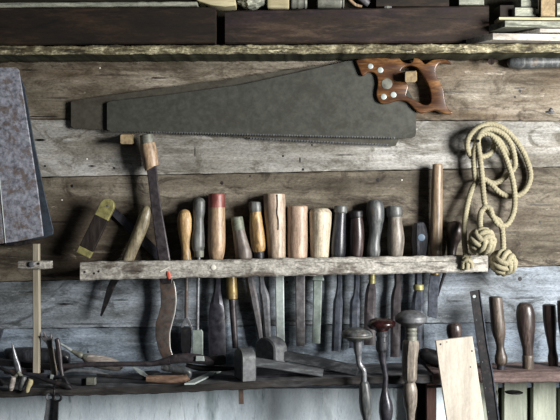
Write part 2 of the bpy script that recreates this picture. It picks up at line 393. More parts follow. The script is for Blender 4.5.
def disc(name, px, py, r, d0, d1, mat, parent=None, **k):
    bm = bmesh.new(); disc_bm(bm, px, py, r, d0, d1, **k); return link_mesh(name, bm, mat, parent)

# ------------------------------------------------------------------ the setting
XL, XR = -260, 820
def lin(x, x0, y0, x1, y1): return y0+(y1-y0)*(x-x0)/(x1-x0)
seams = [(-140, -140), (-40, -42), (52, 46), (119, 121), (178, 167), (282, 266), (329, 322), (388, 388)]
mats = ['board_top', 'board_top', 'board_b', 'board_c', 'board_d', 'board_e', 'board_f', 'gap', 'iron', 'paint_white']
bm = bmesh.new()
for i in range(len(seams)-1):
    (l0, r0), (l1, r1) = seams[i], seams[i+1]
    g = .35 if i != 5 else .2
    ya, yb = lin(XL, 0, l0, 560, r0), lin(XR, 0, l0, 560, r0)
    yc, yd = lin(XL, 0, l1, 560, r1), lin(XR, 0, l1, 560, r1)
    plank_bm(bm, (XL, ya+g), (XR, yb+g), yc-ya-2*g, yd-yb-2*g, -.02, 0.0, jit=.28, ch=.5, step=5, mi=i if i < 7 else 6, seed=i)
    for f in bm.faces: pass
for (x, y, r) in [(72, 186, 1.6), (45, 166, 1.1), (378, 180, 1.8), (312, 145, 1.0), (303, 169.5, 1.3), (283, 156, 1.2), (521, 62, 1.3), (520, 91, 1.6), (515, 97, 1.2), (551, 110, 2.2),
                  (520, 120, 1.2), (516, 50, 1.3), (520, 279, 2.1), (287, 282, 1.4), (222, 183, 1.8), (540, 222, 1.2), (519, 253, 1.2), (175, 316, 1.1), (250, 176, 1.0), (114, 168, 1.2), (88, 352, 1.0), (530, 180, 1.0)]:
    disc_bm(bm, x, y, r, -.002, .0004, n=10, mi=8)
for (x, y, w_, h_) in [(42, 116.5, 17, .5), (40, 140, 6, 1.0), (92, 166, 4, .8), (58, 98, 12, .5), (300, 160, .7, 4), (195, 152, .5, 7), (520, 88, 6, .7), (505, 129, 9, .4), (470, 108, 12, .4), (88, 324, 28, .5), (64, 304, 10, .8),
                        (300, 228, 7, .5), (118, 60.5, 14, .6), (112, 75, 18, .5), (160, 78, 9, .8), (345, 155, 10, .5), (540, 205, 14, .5), (505, 232, 16, .4), (60, 222, 11, .6), (550, 112, 5, 1.6), (30, 70, 9, .6), (455, 92, 15, .4), (524, 298, 16, .5), (455, 301, 10, .5), (120, 300, 9, .5), (30, 292, 12, .5)]:
    k0 = len(bm.verts); disc_bm(bm, x, y, 1, -.002, .0003, n=12, mi=8); bm.verts.ensure_lookup_table(); c_ = P(x, y, .0003)
    for v in bm.verts[k0:]: v.co.x = c_.x+(v.co.x-c_.x)*w_; v.co.z = c_.z+(v.co.z-c_.z)*h_*(1+.3*math.sin(v.co.x*900))
for (x, y, r) in [(87, 159, 1.0), (100, 68, .9), (62, 200, .8), (402, 180, .8)]:
    disc_bm(bm, x, y, r, -.002, .0005, n=7, mi=9)
structure(link_mesh('wall_back', bm, mats, origin=Vector((0, 0, 0))))
bm = bmesh.new()
box3(bm, P(XL, 560, 0)+Vector((0, .021, 0)), Vector((2.2, 0, 0)), Vector((0, .02, 0)), Vector((0, 0, 1.5)))
structure(link_mesh('wall_outer', bm, 'gap'))
# limewashed wall below the lower shelf
bm = bmesh.new()
plank_bm(bm, (XL, 388.5), (414, 388.5), 170, 170, -.02, 0.0, jit=.1, ch=.3, step=20)
plank_bm(bm, (436, 386), (452, 386), 172, 172, -.02, .002, jit=.1, ch=.3, step=20)
structure(link_mesh('wall_below', bm, 'whitewash'))
bm = bmesh.new()
for x0, x1 in ((453, 498), (504.5, 527), (533.5, 556), (561, 590), (594, 625)):
    plank_bm(bm, (x0, 380), (x1, 380), 178, 178, -.02, .004, jit=.1, ch=.4, step=5)
structure(link_mesh('wall_right_boards', bm, 'green_board'))
bm = bmesh.new()
box3(bm, Vector((-1.1, 0, -.72)), Vector((2.2, 0, 0)), Vector((0, -1.2, 0)), Vector((0, 0, .04)))
structure(link_mesh('unseen_bench_slab', bm, 'lowshelf'))  # unseen bench slab, added below view as a base for the braces
o = plank('trim_1', (427, 381), (436.5, 381), 190, 190, .0, .05, 'redpost', jit=.15, step=4); structure(o)
o = plank('dark_void_strip', (412.5, 383), (426.5, 383), 190, 190, .0, .03, 'gap', jit=.1, step=7); structure(o)  # near-black board painting in the shade of the cabinet void

# upper shelf
SD = .09
bm = bmesh.new()
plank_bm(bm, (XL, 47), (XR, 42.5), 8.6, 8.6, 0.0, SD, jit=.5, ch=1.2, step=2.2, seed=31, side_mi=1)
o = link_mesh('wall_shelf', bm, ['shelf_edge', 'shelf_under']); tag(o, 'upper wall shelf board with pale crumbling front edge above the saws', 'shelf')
o = plank('timber_beam', (-150, 8), (215, 7), 38, 36, .01, .082, 'timber', jit=.25, ch=1.2, seed=41)
tag(o, 'long near-black timber lying on the left half of the upper shelf', 'timber')
o = plank('timber_beam', (225, 11), (489, 5), 33, 37, .004, .048, 'timber_red', jit=.4, ch=1.5, seed=42)
tag(o, 'dark reddish-brown timber in the middle and right of the upper shelf', 'timber')
o = plank('thin_batten', (-60, 3), (197, 1.5), 4.5, 4, .02, .082, 'plank_green', jit=.4, ch=.8, seed=43)
tag(o, 'thin dull green batten on top of the left dark timber', 'batten')

# lower shelves
LD = .14
SHELF_LINE = [(-160, 394.5), (0, 390.5), (140, 386.8), (330, 378), (432, 375)]
def shelf_row(px):                               # photo row of the shelf's front top edge
    if px > 432: return lin(px, 434, 374, 720, 368.5)
    for (x0, y0), (x1, y1) in zip(SHELF_LINE, SHELF_LINE[1:]):
        if px <= x1: return lin(px, x0, y0, x1, y1)
def shelf_z(px): return (210-shelf_row(px))*S(LD if px <= 432 else LD-.03)
bm = bmesh.new(); plank_bm(bm, (-160, 0), (432, 0), 7, 8, .001, LD, jit=.5, ch=1, step=4, seed=51, side_mi=1, yfun=shelf_row)
o = link_mesh('wall_shelf', bm, ['lowshelf', 'shelf_top']); tag(o, 'dark weathered lower shelf board carrying the loose tools', 'shelf')
bm = bmesh.new(); plank_bm(bm, (434, 374), (720, 368.5), 10, 12, .005, LD-.03, jit=.4, ch=1, step=4, seed=53)
o = link_mesh('wall_shelf', bm, 'pinkwood'); tag(o, 'pinkish brown shelf board at lower right under the turned handles', 'shelf')

# ------------------------------------------------------------------ tool rack
RK0, RK1 = .049, .071
rack = thing('tool_rack', 'long grey weathered wooden rail holding the row of chisels', 'rack', 285, 268, RK1)
bm = bmesh.new(); plank_bm(bm, (80, 262.3), (488, 255.3), 18, 16.6, RK0, RK1, jit=.45, ch=1.3, step=2.6, seed=61)
link_mesh('rail', bm, 'rack', rack)
for x in (93, 483):
    bm = bmesh.new(); plank_bm(bm, (x-6, 266-(x-80)*.017), (x+6, 266-(x-80)*.017), 10, 10, .0005, RK0-.0005, jit=.1, step=3)
    link_mesh('spacer_block', bm, 'rack', rack)
bm = bmesh.new(); disc_bm(bm, 213.5, 267.5, 2.6, RK1-.001, RK1+.0012, n=12)
o = link_mesh('paint_spot', bm, 'paint_white', rack)
o['label'] = 'white paint spot'
bm = bmesh.new(); sweep('x', [(168, 271, 1.3, .8), (168.6, 275, 2.1, .9), (169.4, 279, .9, .5)], None, d=RK1+.0003, bm=bm, link=False)
o = link_mesh('paint_spot', bm, 'paint_red', rack)
o['label'] = 'orange red paint spot'
sweep('pencil_mark', [(160, 271.5, .5, .4), (170, 266.5, .6, .4)], 'paint_white', rack, d=RK1+.0006)['label'] = 'pale scratch'
for x, y in ((84.5, 272), (94, 273.5), (98.5, 271.5)):
    disc('nail_hole', x, y, 1.2, RK1-.001, RK1+.0006, 'iron', rack, n=8)

# ------------------------------------------------------------------ hand saws
def toothed(x0, y0, x1, y1, pitch, dep):
    n = int(math.hypot(x1-x0, y1-y0)/pitch); out = []
    for i in range(n):
        u = i/n; x = x0+(x1-x0)*u; y = y0+(y1-y0)*u
        out += [(x, y), (x+pitch*.5, y+dep)]
    return out
saw = thing('hand_saw', 'large front handsaw with dark blade and carved brown wooden handle', 'saw', 280, 136, .0175)
ol = [(107, 103), (110, 101.5), (170, 94.5), (240, 85), (300, 72), (345, 61.5), (366, 59), (395, 70), (414, 100), (416, 108), (416, 133), (415, 136.5), (411, 138.5), (398, 138.2)]
ol += list(reversed(toothed(110, 130.6, 396, 137.4, 2.6, 1.5)))+[(107, 129.5)]
flat('blade', ol, .0165, .018, 'saw', saw, bev=.0002)
def teeth(x0, y0, x1, y1, pitch, dep, d0, d1, parent):  # brighter steel paints the glints along the tooth line
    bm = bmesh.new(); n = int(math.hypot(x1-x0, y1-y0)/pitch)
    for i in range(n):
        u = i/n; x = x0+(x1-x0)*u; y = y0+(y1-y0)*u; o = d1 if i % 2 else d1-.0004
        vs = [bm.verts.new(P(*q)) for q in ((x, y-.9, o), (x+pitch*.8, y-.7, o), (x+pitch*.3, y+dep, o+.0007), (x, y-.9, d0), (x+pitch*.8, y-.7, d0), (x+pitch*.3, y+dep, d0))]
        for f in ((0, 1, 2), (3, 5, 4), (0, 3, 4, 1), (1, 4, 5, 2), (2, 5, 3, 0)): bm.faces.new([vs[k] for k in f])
    o = link_mesh('teeth', bm, 'steel', parent); o['kind'] = 'stuff'; o['label'] = 'row of teeth in brighter steel, glints painted in'
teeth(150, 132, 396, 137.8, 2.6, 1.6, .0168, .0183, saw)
ho = [(355, 60.7), (358.5, 69), (362, 76.4), (367.7, 73), (373, 73), (376.2, 77), (377.3, 84), (376, 92), (376.5, 98), (380, 103.2), (387, 104), (397, 101.2), (404, 101.3), (409, 104), (413, 108.5), (417, 112), (421, 113.5), (427, 112.5), (434, 110.5),
      (439, 112), (445, 114.3), (451, 114.5), (452.5, 112.5), (448, 109.5), (445.5, 104), (444.2, 97), (442.5, 88), (437.5, 79.5), (435.3, 72), (436.5, 66.5), (441, 63.4), (451, 64.6), (449.5, 62), (443, 59.6), (435, 59.5), (429.5, 61.5),
      (424.5, 64.6), (422, 62), (418.8, 59.5), (415.5, 58.3), (412.8, 57), (412.5, 60.5), (410, 63.5), (404.5, 63.2), (400.5, 60.5), (398, 57), (396, 55.2), (391, 56.2), (378, 57.6), (362, 59.2)]
hi = [(400.5, 70.8), (404, 67.5), (410, 66), (417, 68.3), (421.5, 73.5), (425, 80), (428.6, 88), (430.3, 96), (430, 102.5), (427, 105.2), (423, 105), (418, 102.5), (412, 99), (406.3, 96.5), (406.8, 92), (408, 88), (407, 84), (403.5, 80.5), (404.5, 76.5), (403, 73.5)]
h = flat('handle', ho, .0115, .0265, 'saw_wood', saw, holes=[hi], bev=.0026, smooth=1.5, sharp=60)
for x, y, r in ((370.6, 66.2, 2.7), (380.5, 70, 2.9), (383.8, 96.7, 2.9), (393.6, 94.7, 2.9)):
    disc('screw', x, y, r, .026, .0275, 'palesteel', saw, dome=.001)
md = disc('medallion', 387, 83.7, 5.4, .026, .0277, 'greycap', saw, n=24); md['label'] = 'large round medallion screw'
disc('medallion_rim', 387, 83.7, 3.6, .0275, .0284, 'cast', md, n=24)
disc('medallion_centre', 387, 83.7, 1.6, .028, .0288, 'greycap', md, n=12)

rsaw = thing('hand_saw', 'rear handsaw mostly hidden, brown toe showing left of the front saw', 'saw', 235, 140, .0095)
ol = [(71, 102), (73, 100.8), (107, 95.8), (240, 77.5), (320, 65), (345, 66), (375, 84), (398, 110), (398.3, 140), (395.5, 146), (391, 146.3)]
ol += list(reversed(toothed(73, 127.5, 389, 144.6, 2.8, 1.6)))+[(71, 126)]
flat('blade', ol, .009, .0102, 'saw_rear', rsaw, bev=.0002)
teeth(250, 138.3, 389, 145, 2.8, 1.7, .0092, .0106, rsaw)

# pegs
o = sweep('wooden_peg', [(412, 76, 5.2, 5.2, .002), (410.3, 77, 5.4, 5.6, .052), (410.3, 77, 5, 5.2, .053)], 'endgrain', sec='sbox', smooth=False)
tag(o, 'square wooden peg poking through the front saw handle', 'peg')
o = sweep('wooden_peg', [(129, 139, 5.3, 5, .001), (126.5, 139.3, 6.3, 4.9, .040), (126.5, 139.3, 6, 4.6, .041)], 'endgrain', sec='sbox', smooth=False)
tag(o, 'small wooden peg under the saw blade beside the billhook top', 'peg')
o = sweep('iron_nail', [(496, 60.5, 1.3, 1.3, .001), (493, 61, 1.5, 1.5, .028), (491.5, 61.5, 3.0, 3.0, .0285), (491.3, 61.5, 3.2, 3.2, .033)], 'h_brown', sec='oct', smooth=False)
tag(o, 'rusty square nail jutting from the wall right of the saw handle', 'nail')
o = sweep('iron_nail', [(478, 141, 1.6, 1.6, .001), (478, 141, 1.6, 1.6, .045)], 'iron', sec='round', smooth=False)
tag(o, 'iron nail under the top of the hanging coiled rope', 'nail')

# dark handle lying high at right
t = thing('wooden_club', 'dark rounded wooden tool end on the wall at upper right', 'tool handle', 530, 68, .03)
sweep('handle', [(507, 62.5, 1.5), (509, 62.5, 4.3), (515, 62.5, 6.2), (526, 62.5, 6.8), (545, 62, 6.2), (570, 62, 5.8), (640, 62, 6)], 'h_slate', t, d=.018)

# ------------------------------------------------------------------ tools standing in the rack
G = 'hand tools standing in the wall rack'
def rail_top(x): return 262.3-(x-80)*.0172
def tool(name, label, cat, x, group=G, d=.024, y=None):
    return thing(name, label, cat, x, y if y else 345, d, group)
def prof(xc, rows, lean=0.0):
    """rows: (y, half-width) -> sweep points with centre line xc + lean*(y-rows[0])"""
    y0 = rows[0][0]; return [(xc+lean*(y-y0), y, r) for y, r in rows]

# sliding bevel
t = thing('sliding_square', 'adjustable angle gauge with dark wood stock and green brass ends at rack left end', 'bevel gauge', 88, 256, .055)
a, b_ = Vector((83.5, 255)), Vector((108, 205)); ax = (b_-a).normalized(); nx = Vector((-ax.y, ax.x))
def along(u, w): q = a+ax*u+nx*w; return (q.x, q.y)
L = (b_-a).length; w = 7.2
flat('stock', [along(7, -w), along(L-14, -w), along(L-14, w), along(7, w)], .036, .050, 'rosewood', t, bev=.001)
arc = [along(L-1+w*math.sin(q), -w*math.cos(q)) for q in [math.pi*i/10 for i in range(11)]]
flat('brass_cap', [along(L-14, -w)]+arc+[along(L-14, w)], .0355, .0505, 'brass', t, bev=.0008)
bt = flat('brass_tip', [along(0, -w), along(7, -w), along(7, w), along(0, w)], .0355, .0505, 'brass', t, bev=.0008)
for q in (-2.6, 2.6):
    x, y = along(3.4, q); disc('rivet', x, y, 1.2, .0503, .0509, 'iron', bt, n=8)
x, y = along(L-1, 0); disc('pivot_screw', x, y, 1.3, .0503, .0512, 'steel', t, n=10)
flat('blade', [(108, 211), (113, 205), (162, 252), (170, 266), (160, 264)], .0065, .008, 'darksteel', t, bev=.0002)

# file with worn handle
t = tool('file', 'slim file with leaning worn greyish tan handle, second from rack left', 'file', 118, y=315)
sweep('handle', [(147.6, 205.5, 1.2), (147.3, 207, 3.6), (146.2, 212, 5.5), (143.2, 222, 6.6), (138, 235, 6.6), (132.5, 248, 6.2), (128.5, 258, 6.1), (126.5, 263, 5.8)], 'h_worn', t, d=.026)
sweep('ferrule', [(126.5, 262, 5), (124, 268, 4.6)], 'steel', t, d=.026)
sweep('blade', [(124, 268, 3.6, 1.6), (113, 283, 3.6, 1.6), (106, 302, 2.6, 1.2), (101, 316, 1.0, .8)], 'iron', t, d=.026, sec='box')

# billhook
t = tool('billhook', 'tall billhook with ringed wooden top and curved rusty blade below the rail', 'billhook', 166, y=360)
sweep('cap', [(146.3, 134.5, 5), (146.4, 135.2, 6.8), (147.5, 143.3, 7.2), (147.6, 144, 6)], 'greycap', t, d=.03)
sweep('handle', [(147.6, 143.6, 7.6), (149, 152, 8.2), (150.5, 160, 8), (151.5, 167, 7.4), (152, 168, 6)], 'h_tan', t, d=.03)
sweep('shank', [(151.5, 166, 5.2, 2.6), (153, 180, 4.8, 2.2), (156, 205, 5.0, 2), (160.5, 235, 5.6, 1.8), (164.5, 262, 6, 1.6), (166.5, 284, 6.6, 1.4)], 'mauveiron', t, d=.03, sec='box')
flat('blade', [(159.5, 280), (173.5, 280), (175.2, 290), (175.8, 300), (174.8, 311), (171.5, 324), (169.3, 335), (169.6, 346), (173, 358), (163.5, 360), (158.5, 349), (155.5, 336), (155.8, 323), (158.5, 315), (160.8, 306), (160.8, 293)], .0275, .0325, 'rusty', t, bev=.0012)
sweep('cutting_edge', [(173.6, 281, .5, .7), (175.5, 291, .6, .7), (176, 300, .6, .7), (175, 311, .6, .7), (171.8, 324, .6, .7), (169.6, 335, .6, .7), (169.9, 346, .6, .7), (172.6, 356, .5, .7)], 'paleedge', t, d=.0305)

# bulb handled spoon bit tool
t = tool('gouge', 'small gouge with pear-shaped yellow handle and forked stem', 'gouge', 186, y=356)
sweep('handle', [(184.8, 209.2, 1.2), (184.8, 210.5, 4), (184.8, 214, 6.3), (184.8, 221, 7.6), (185, 229, 7.4), (185.6, 240, 5.8), (186, 250, 4.7), (186.2, 256, 4.9), (186.3, 260, 5.4)], 'h_yellow', t)
sweep('shaft', [(186.3, 260, 2.4), (186.5, 290, 2), (186.3, 318, 1.9)], 'rusty', t)
flat('fork', [(185, 317), (188, 317), (193, 328), (191.5, 330), (186.5, 321.5), (181.5, 330), (180, 328)], .022, .026, 'steel', t, bev=.0006)
flat('blade', [(180.3, 327), (191.8, 327), (191.5, 345), (190, 357), (182.5, 357), (180.8, 345)], .022, .0265, 'iron', t, bev=.001)

t = tool('awl', 'awl with dark grey swelling handle left of the red-topped chisel', 'awl', 198, y=357)
sweep('handle', [(199.3, 197.5, 1.2), (199.3, 198.6, 4), (199.3, 202, 5.9), (199, 210, 6.2), (198.6, 220, 5.2), (198.6, 229, 5.6), (198, 240, 6.8), (198.2, 247, 6.6), (198.8, 251, 5)], 'h_grey', t, d=.026)
sweep('ferrule', [(198.8, 250.5, 5.2), (198.9, 257, 4.8)], 'greycap', t, d=.026)
sweep('shaft', [(198.9, 257, 1.8), (198, 290, 1.7), (197.5, 332, 1.6)], 'steel', t, d=.026)
s_ = flat('blade', [(192.8, 330), (201.5, 329.5), (203, 332), (203, 357), (192, 357)], .022, .030, 'greensteel', t, bev=.001)
disc('rivet', 197, 349.5, 1.9, .0298, .031, 'palesteel', s_, dome=.001)

def chisel(label, x, handle_rows, hmat, blade_pts, bmat, lean=0.0, cap=None, ferrule=None, d=.024, name='wood_chisel', cat='chisel', grooves=(), hsec='round', bsec='bev', extra_h=None):
    t = tool(name, label, cat, x, d=d, y=max(p[1] for p in blade_pts))
    h = sweep('handle', extra_h or prof(x, handle_rows, lean), hmat, t, d=d, sec=hsec)
    if cap: sweep('cap', [(c[0], c[1], c[2]) for c in cap[0]], cap[1], t, d=d)
    if ferrule: sweep('ferrule', [(c[0], c[1], c[2]) for c in ferrule[0]], ferrule[1], t, d=d)
    for gx, gy, gr in grooves: sweep('groove', [(gx, gy-.7, gr-.3), (gx, gy-.3, gr+.25), (gx, gy+.3, gr+.25), (gx, gy+.7, gr-.3)], 'iron', h, d=d)
    sweep('blade', blade_pts, bmat, t, d=d, sec=bsec)
    return t
chisel('broad chisel with tan cylindrical handle painted red at the top', 216.5,
       [(207, 8.5), (222, 8.7), (240, 8.9), (250, 8.3), (258, 6.8), (262, 5.5)], 'h_tan',
       [(218, 258, 2.8, 2.6), (217.8, 283, 2.8, 2.4), (217.2, 291, 3.6, 2), (216.6, 303, 6.3, 1.9), (216.5, 312, 7.8, 1.7), (217, 330, 8.4, 1.6), (217.4, 357, 8.6, 1.5)], 'darksteel',
       cap=([(216.6, 193.4, 6.8), (216.6, 194.4, 8.2), (216.6, 207.4, 8.6)], 'h_red'), grooves=[(216.5, 223.5, 8.9), (216.5, 226.3, 8.95)])
chisel('leaning chisel with greenish metal cap and mauve brown handle', 237,
       None, 'h_mauve', [(248, 262, 3, 2.6), (250.5, 282, 3.8, 2.2), (254, 300, 4.0, 1.8), (258, 322, 3.2, 1.5), (262, 346, 1.8, 1.3)], 'pinksteel',
       extra_h=[(238.5, 229, 6), (239.4, 234, 6.5), (241.5, 244, 7.6), (243.4, 252, 8.6), (244, 258, 8.4), (245, 263, 6)],
       cap=([(236.6, 216.6, 4.6), (236.7, 217.4, 5.9), (238.6, 230, 6.3)], 'verdigris'))
# brass socketed tool behind
t = tool('screwdriver', 'dark round shank with yellow brass collar below the rail', 'screwdriver', 233, y=348)
sweep('handle', [(230, 262, 5.2), (231, 276, 5.4)], 'h_tan', t, d=.020)
sweep('brass_collar', [(231, 274, 5.5), (232, 298.5, 5.6), (232, 299.3, 4.5)], 'gold', t, d=.020)
sweep('shank', [(232.2, 298, 3.6), (233.5, 320, 3.3), (235.5, 348, 3)], 'mauveiron', t, d=.020)
chisel('chisel with mottled yellow handle, dark leather cap and black ferrule', 256, None, 'h_mottle',
       [(260, 262, 2.2, 2.2), (262, 284, 2.6, 2.2), (263, 291, 4.2, 2), (264.5, 296, 4.6, 1.8), (266.5, 320, 3.8, 1.6), (268.5, 348, 3.4, 1.5)], 'steel', d=.025,
       extra_h=[(255.6, 211.5, 5.7), (256.2, 222, 6.8), (257.4, 235, 7.6), (258.4, 244, 7.6), (258.9, 251, 6.3), (259, 252, 5)],
       cap=([(254.8, 201.6, 4), (254.8, 202.4, 5.9), (255.2, 208, 6.5), (255.7, 212, 6.1)], 'h_grey'), ferrule=([(258.9, 250.6, 5.3), (259.2, 258, 5.3), (259.6, 264, 5)], 'iron'))
t = chisel('mortise chisel with tall cracked pale handle in the rack middle', 274.5, None, 'h_pale',
       [(279, 262, 4.4, 3.4), (279.5, 284, 4.4, 3.2), (280, 318, 4.3, 3), (280.5, 347, 4.2, 2.6)], 'palesteel', bsec='sbox',
       extra_h=[(274.3, 193.4, 8.6), (274.3, 194.4, 10.6), (274.6, 204, 10.9), (275.6, 225, 10.4), (276.6, 245, 9.4), (277, 257, 8.9), (277.2, 263, 8)])
sweep('crack', [(277.2, 194.6, .5, .5, .0452), (277.6, 205, .3, .5, .0456), (277.0, 212, .45, .5, .0455), (278.6, 222, .3, .5, .045), (278.4, 230, .25, .4, .0445)], 'iron', t)
chisel('mortise chisel with straight pinkish cylindrical handle', 297.6,
       [(205.6, 8), (206.6, 10), (215, 10.3), (240, 10.3), (257, 9.8), (262, 8.8)], 'h_pink',
       [(299.5, 262, 5, 3.6), (300, 284, 4.8, 3.4), (300.3, 320, 4.6, 3), (300.5, 346, 4.2, 2.4)], 'pinksteel', bsec='sbox')
chisel('mortise chisel with short cream domed handle widening upwards', 320, None, 'h_cream',
       [(318, 262, 4.4, 3.4), (317.8, 275, 4.6, 3.6), (317.7, 279.5, 6.2, 4), (317.6, 281, 4.4, 3.2), (317, 310, 4.2, 2.8), (316, 343, 4, 2.4)], 'greensteel', bsec='sbox',
       extra_h=[(320.3, 207.8, 3), (320.3, 208.4, 7), (320.3, 211, 10.3), (320.3, 213, 11.3), (320.4, 220, 11.2), (320, 235, 10.2), (319.6, 257, 9), (319.4, 262, 8)])
chisel('slender chisel with smooth blackish handle and collared top', 339, None, 'h_dark',
       [(339, 262, 2.8, 2.4), (339.4, 284, 2.6, 2.2), (338.6, 295, 3.4, 2), (338, 303, 4.8, 1.7), (337, 328, 4.8, 1.5), (336, 351, 4.6, 1.3)], 'bluesteel',
       extra_h=[(340.4, 212.6, 5.6), (340, 218, 6), (339, 232, 6.9), (338.2, 246, 7.7), (338, 253, 7.4), (338, 257, 6.6), (338.3, 262, 5)],
       cap=([(340.6, 205.6, 4.6), (340.6, 206.6, 6.4), (340.5, 211.8, 6.7), (340.4, 213, 5.8)], 'h_grey'))
chisel('chisel with dark brown ringed handle and black cap', 356.5, None, 'h_darkbrown',
       [(357, 262, 2.8, 2.4), (357, 284, 2.7, 2.2), (356, 295, 3.2, 2), (355, 303, 5.1, 1.7), (354.4, 326, 5, 1.5), (354, 348, 4.8, 1.3)], 'bluesteel',
       extra_h=[(356.4, 217.4, 6), (356.6, 226, 7), (356.8, 236, 7.5), (356.6, 246, 7.1), (356.2, 255, 6.4), (356.2, 262, 5)],
       cap=([(356, 210.6, 5.6), (356, 211.6, 6.8), (356.2, 217, 6.9), (356.4, 218, 6.2)], 'iron'), grooves=[(356.7, 241.5, 7.3), (356.6, 245.5, 7.15)])
chisel('chisel with waisted slate grey handle and rounded top', 374.6, None, 'h_slate',
       [(371.6, 283, 3, 2.4), (371.2, 288, 4.6, 2.2), (370.6, 296, 5.5, 2), (370, 310, 5.7, 1.7), (369.6, 345, 5.6, 1.4)], 'mauveiron',
       extra_h=[(375, 199.4, 2), (375, 200.2, 5.4), (375, 203, 8), (375.2, 210, 9), (375.6, 218, 8.6), (375.6, 226, 7), (374.6, 236, 6), (373.6, 244, 6.3), (373.4, 250, 7), (373.2, 256, 6.3), (373, 262, 4)],
       ferrule=([(372.6, 258, 3.4), (372, 276, 3.4), (372, 283.4, 3.4), (372, 284, 2)], 'brass'))
chisel('chisel with grey brown capped handle right of the waisted one', 395, None, 'h_greybrown',
       [(397.5, 262, 3.6, 2.8), (397.8, 284, 3.2, 2.4), (396.8, 292, 4.4, 2), (396, 300, 5, 1.8), (395.6, 325, 5, 1.5), (395.2, 357, 4.8, 1.3)], 'mauveiron', d=.023,
       extra_h=[(395, 216.5, 7.2), (395, 221, 7), (395.4, 230, 8), (395.8, 240, 8.6), (395.6, 248, 8.1), (395.5, 256, 7), (395.6, 262, 5)],
       cap=([(394.3, 205.8, 6.4), (394.3, 206.8, 7.8), (394.5, 214, 8.3), (394.7, 217, 7.6)], 'h_grey'), grooves=[(395.8, 243, 8.5)])
t = chisel('chisel with short black faceted handle bearing a blue oval', 419, None, 'h_dark',
       [(418.6, 262, 3.2, 3.2), (418.6, 284, 3.6, 3.2), (418.6, 290, 4, 2.8), (418, 298, 5.4, 2.2), (417.6, 312, 6.4, 1.8), (417, 350, 6.6, 1.4)], 'bluesteel', hsec='oct',
       extra_h=[(418.6, 222.4, 3.8), (418.7, 223.5, 5.2), (419, 229, 7), (419.2, 238, 7.9), (419.4, 248, 7.2), (419, 255, 6.4), (418.8, 262, 5)],
       ferrule=([(418.4, 284.3, 4), (418.4, 285, 5.2), (418.4, 289.6, 5.2), (418.4, 290.4, 4)], 'brass'))
disc('inlay', 421.5, 237.5, 3.6, .0385, .0405, 'sticker', t, n=18)
t = tool('firmer_gouge', 'paring chisel with very long straight stick-like wooden handle', 'chisel', 437, y=318)
sweep('handle', [(437.6, 163.8, 3.6), (437.6, 164.8, 5), (437.2, 175, 5.5), (436.6, 210, 5.9), (436, 240, 6.2), (435.6, 256, 6.2), (435.5, 262, 5.4)], 'h_stick', t)
sweep('ferrule', [(435.5, 262, 4.6), (435, 274.6, 4.7), (435, 275.4, 3)], 'gold', t)
flat('blade', [(430, 274.5), (440.5, 274), (437.5, 300), (437.5, 316), (436.5, 318.5), (427.5, 316), (428, 292)], .0215, .0265, 'bluesteel', t, bev=.001)
t = tool('gimlet', 'small tool with dark pear-shaped handle partly behind the rope', 'gimlet', 454, y=300)
sweep('handle', [(455, 220.8, 1.4), (455, 222, 5.2), (455, 226, 8), (455, 231, 8.8), (454.4, 237, 7.6), (452.8, 244, 5.4), (451.6, 252, 4.8), (451.4, 258, 4.6)], 'h_brown', t, d=.02)
sweep('shaft', [(451.4, 258, 2), (445, 272, 1.7, 1.7, .02), (437.5, 296, 1.1, 1.1, .016)], 'iron', t, d=.02)

# ------------------------------------------------------------------ rope
rope = thing('coiled_rope', 'hanging coil of cream braided rope ending in two ball knots', 'rope', 492, 276, .03)
RR = 2.55
def rope_bm(bm, pts, r=RR, step=.6, lobes=3, pitch=9.5, closed=False):
    st = catmull([(x, y, d/K) for x, y, d in pts], step)
    cen = [P(x, y, d*K) for x, y, d in st]
    L = [0]
    for a, b in zip(st, st[1:]): L.append(L[-1]+math.dist(a, b))
    nseg = 15
    def sec(i):
        out = []
        for j in range(nseg):
            th = 2*math.pi*j/nseg; k = .84+.34*abs(math.cos(lobes*.5*(th+2*math.pi*L[i]/pitch)))
            out.append((k*math.cos(th), k*math.sin(th)))
        return out
    ring_sweep(bm, cen, [(r*S(.03), r*S(.03))]*len(cen), sec)
def rope_part(name, paths, **k):
    bm = bmesh.new()
    for p in paths: rope_bm(bm, p, **k)
    return link_mesh(name, bm, 'rope', rope, sharp=80)
D1, D2, D3, D4 = .012, .019, .026, .033
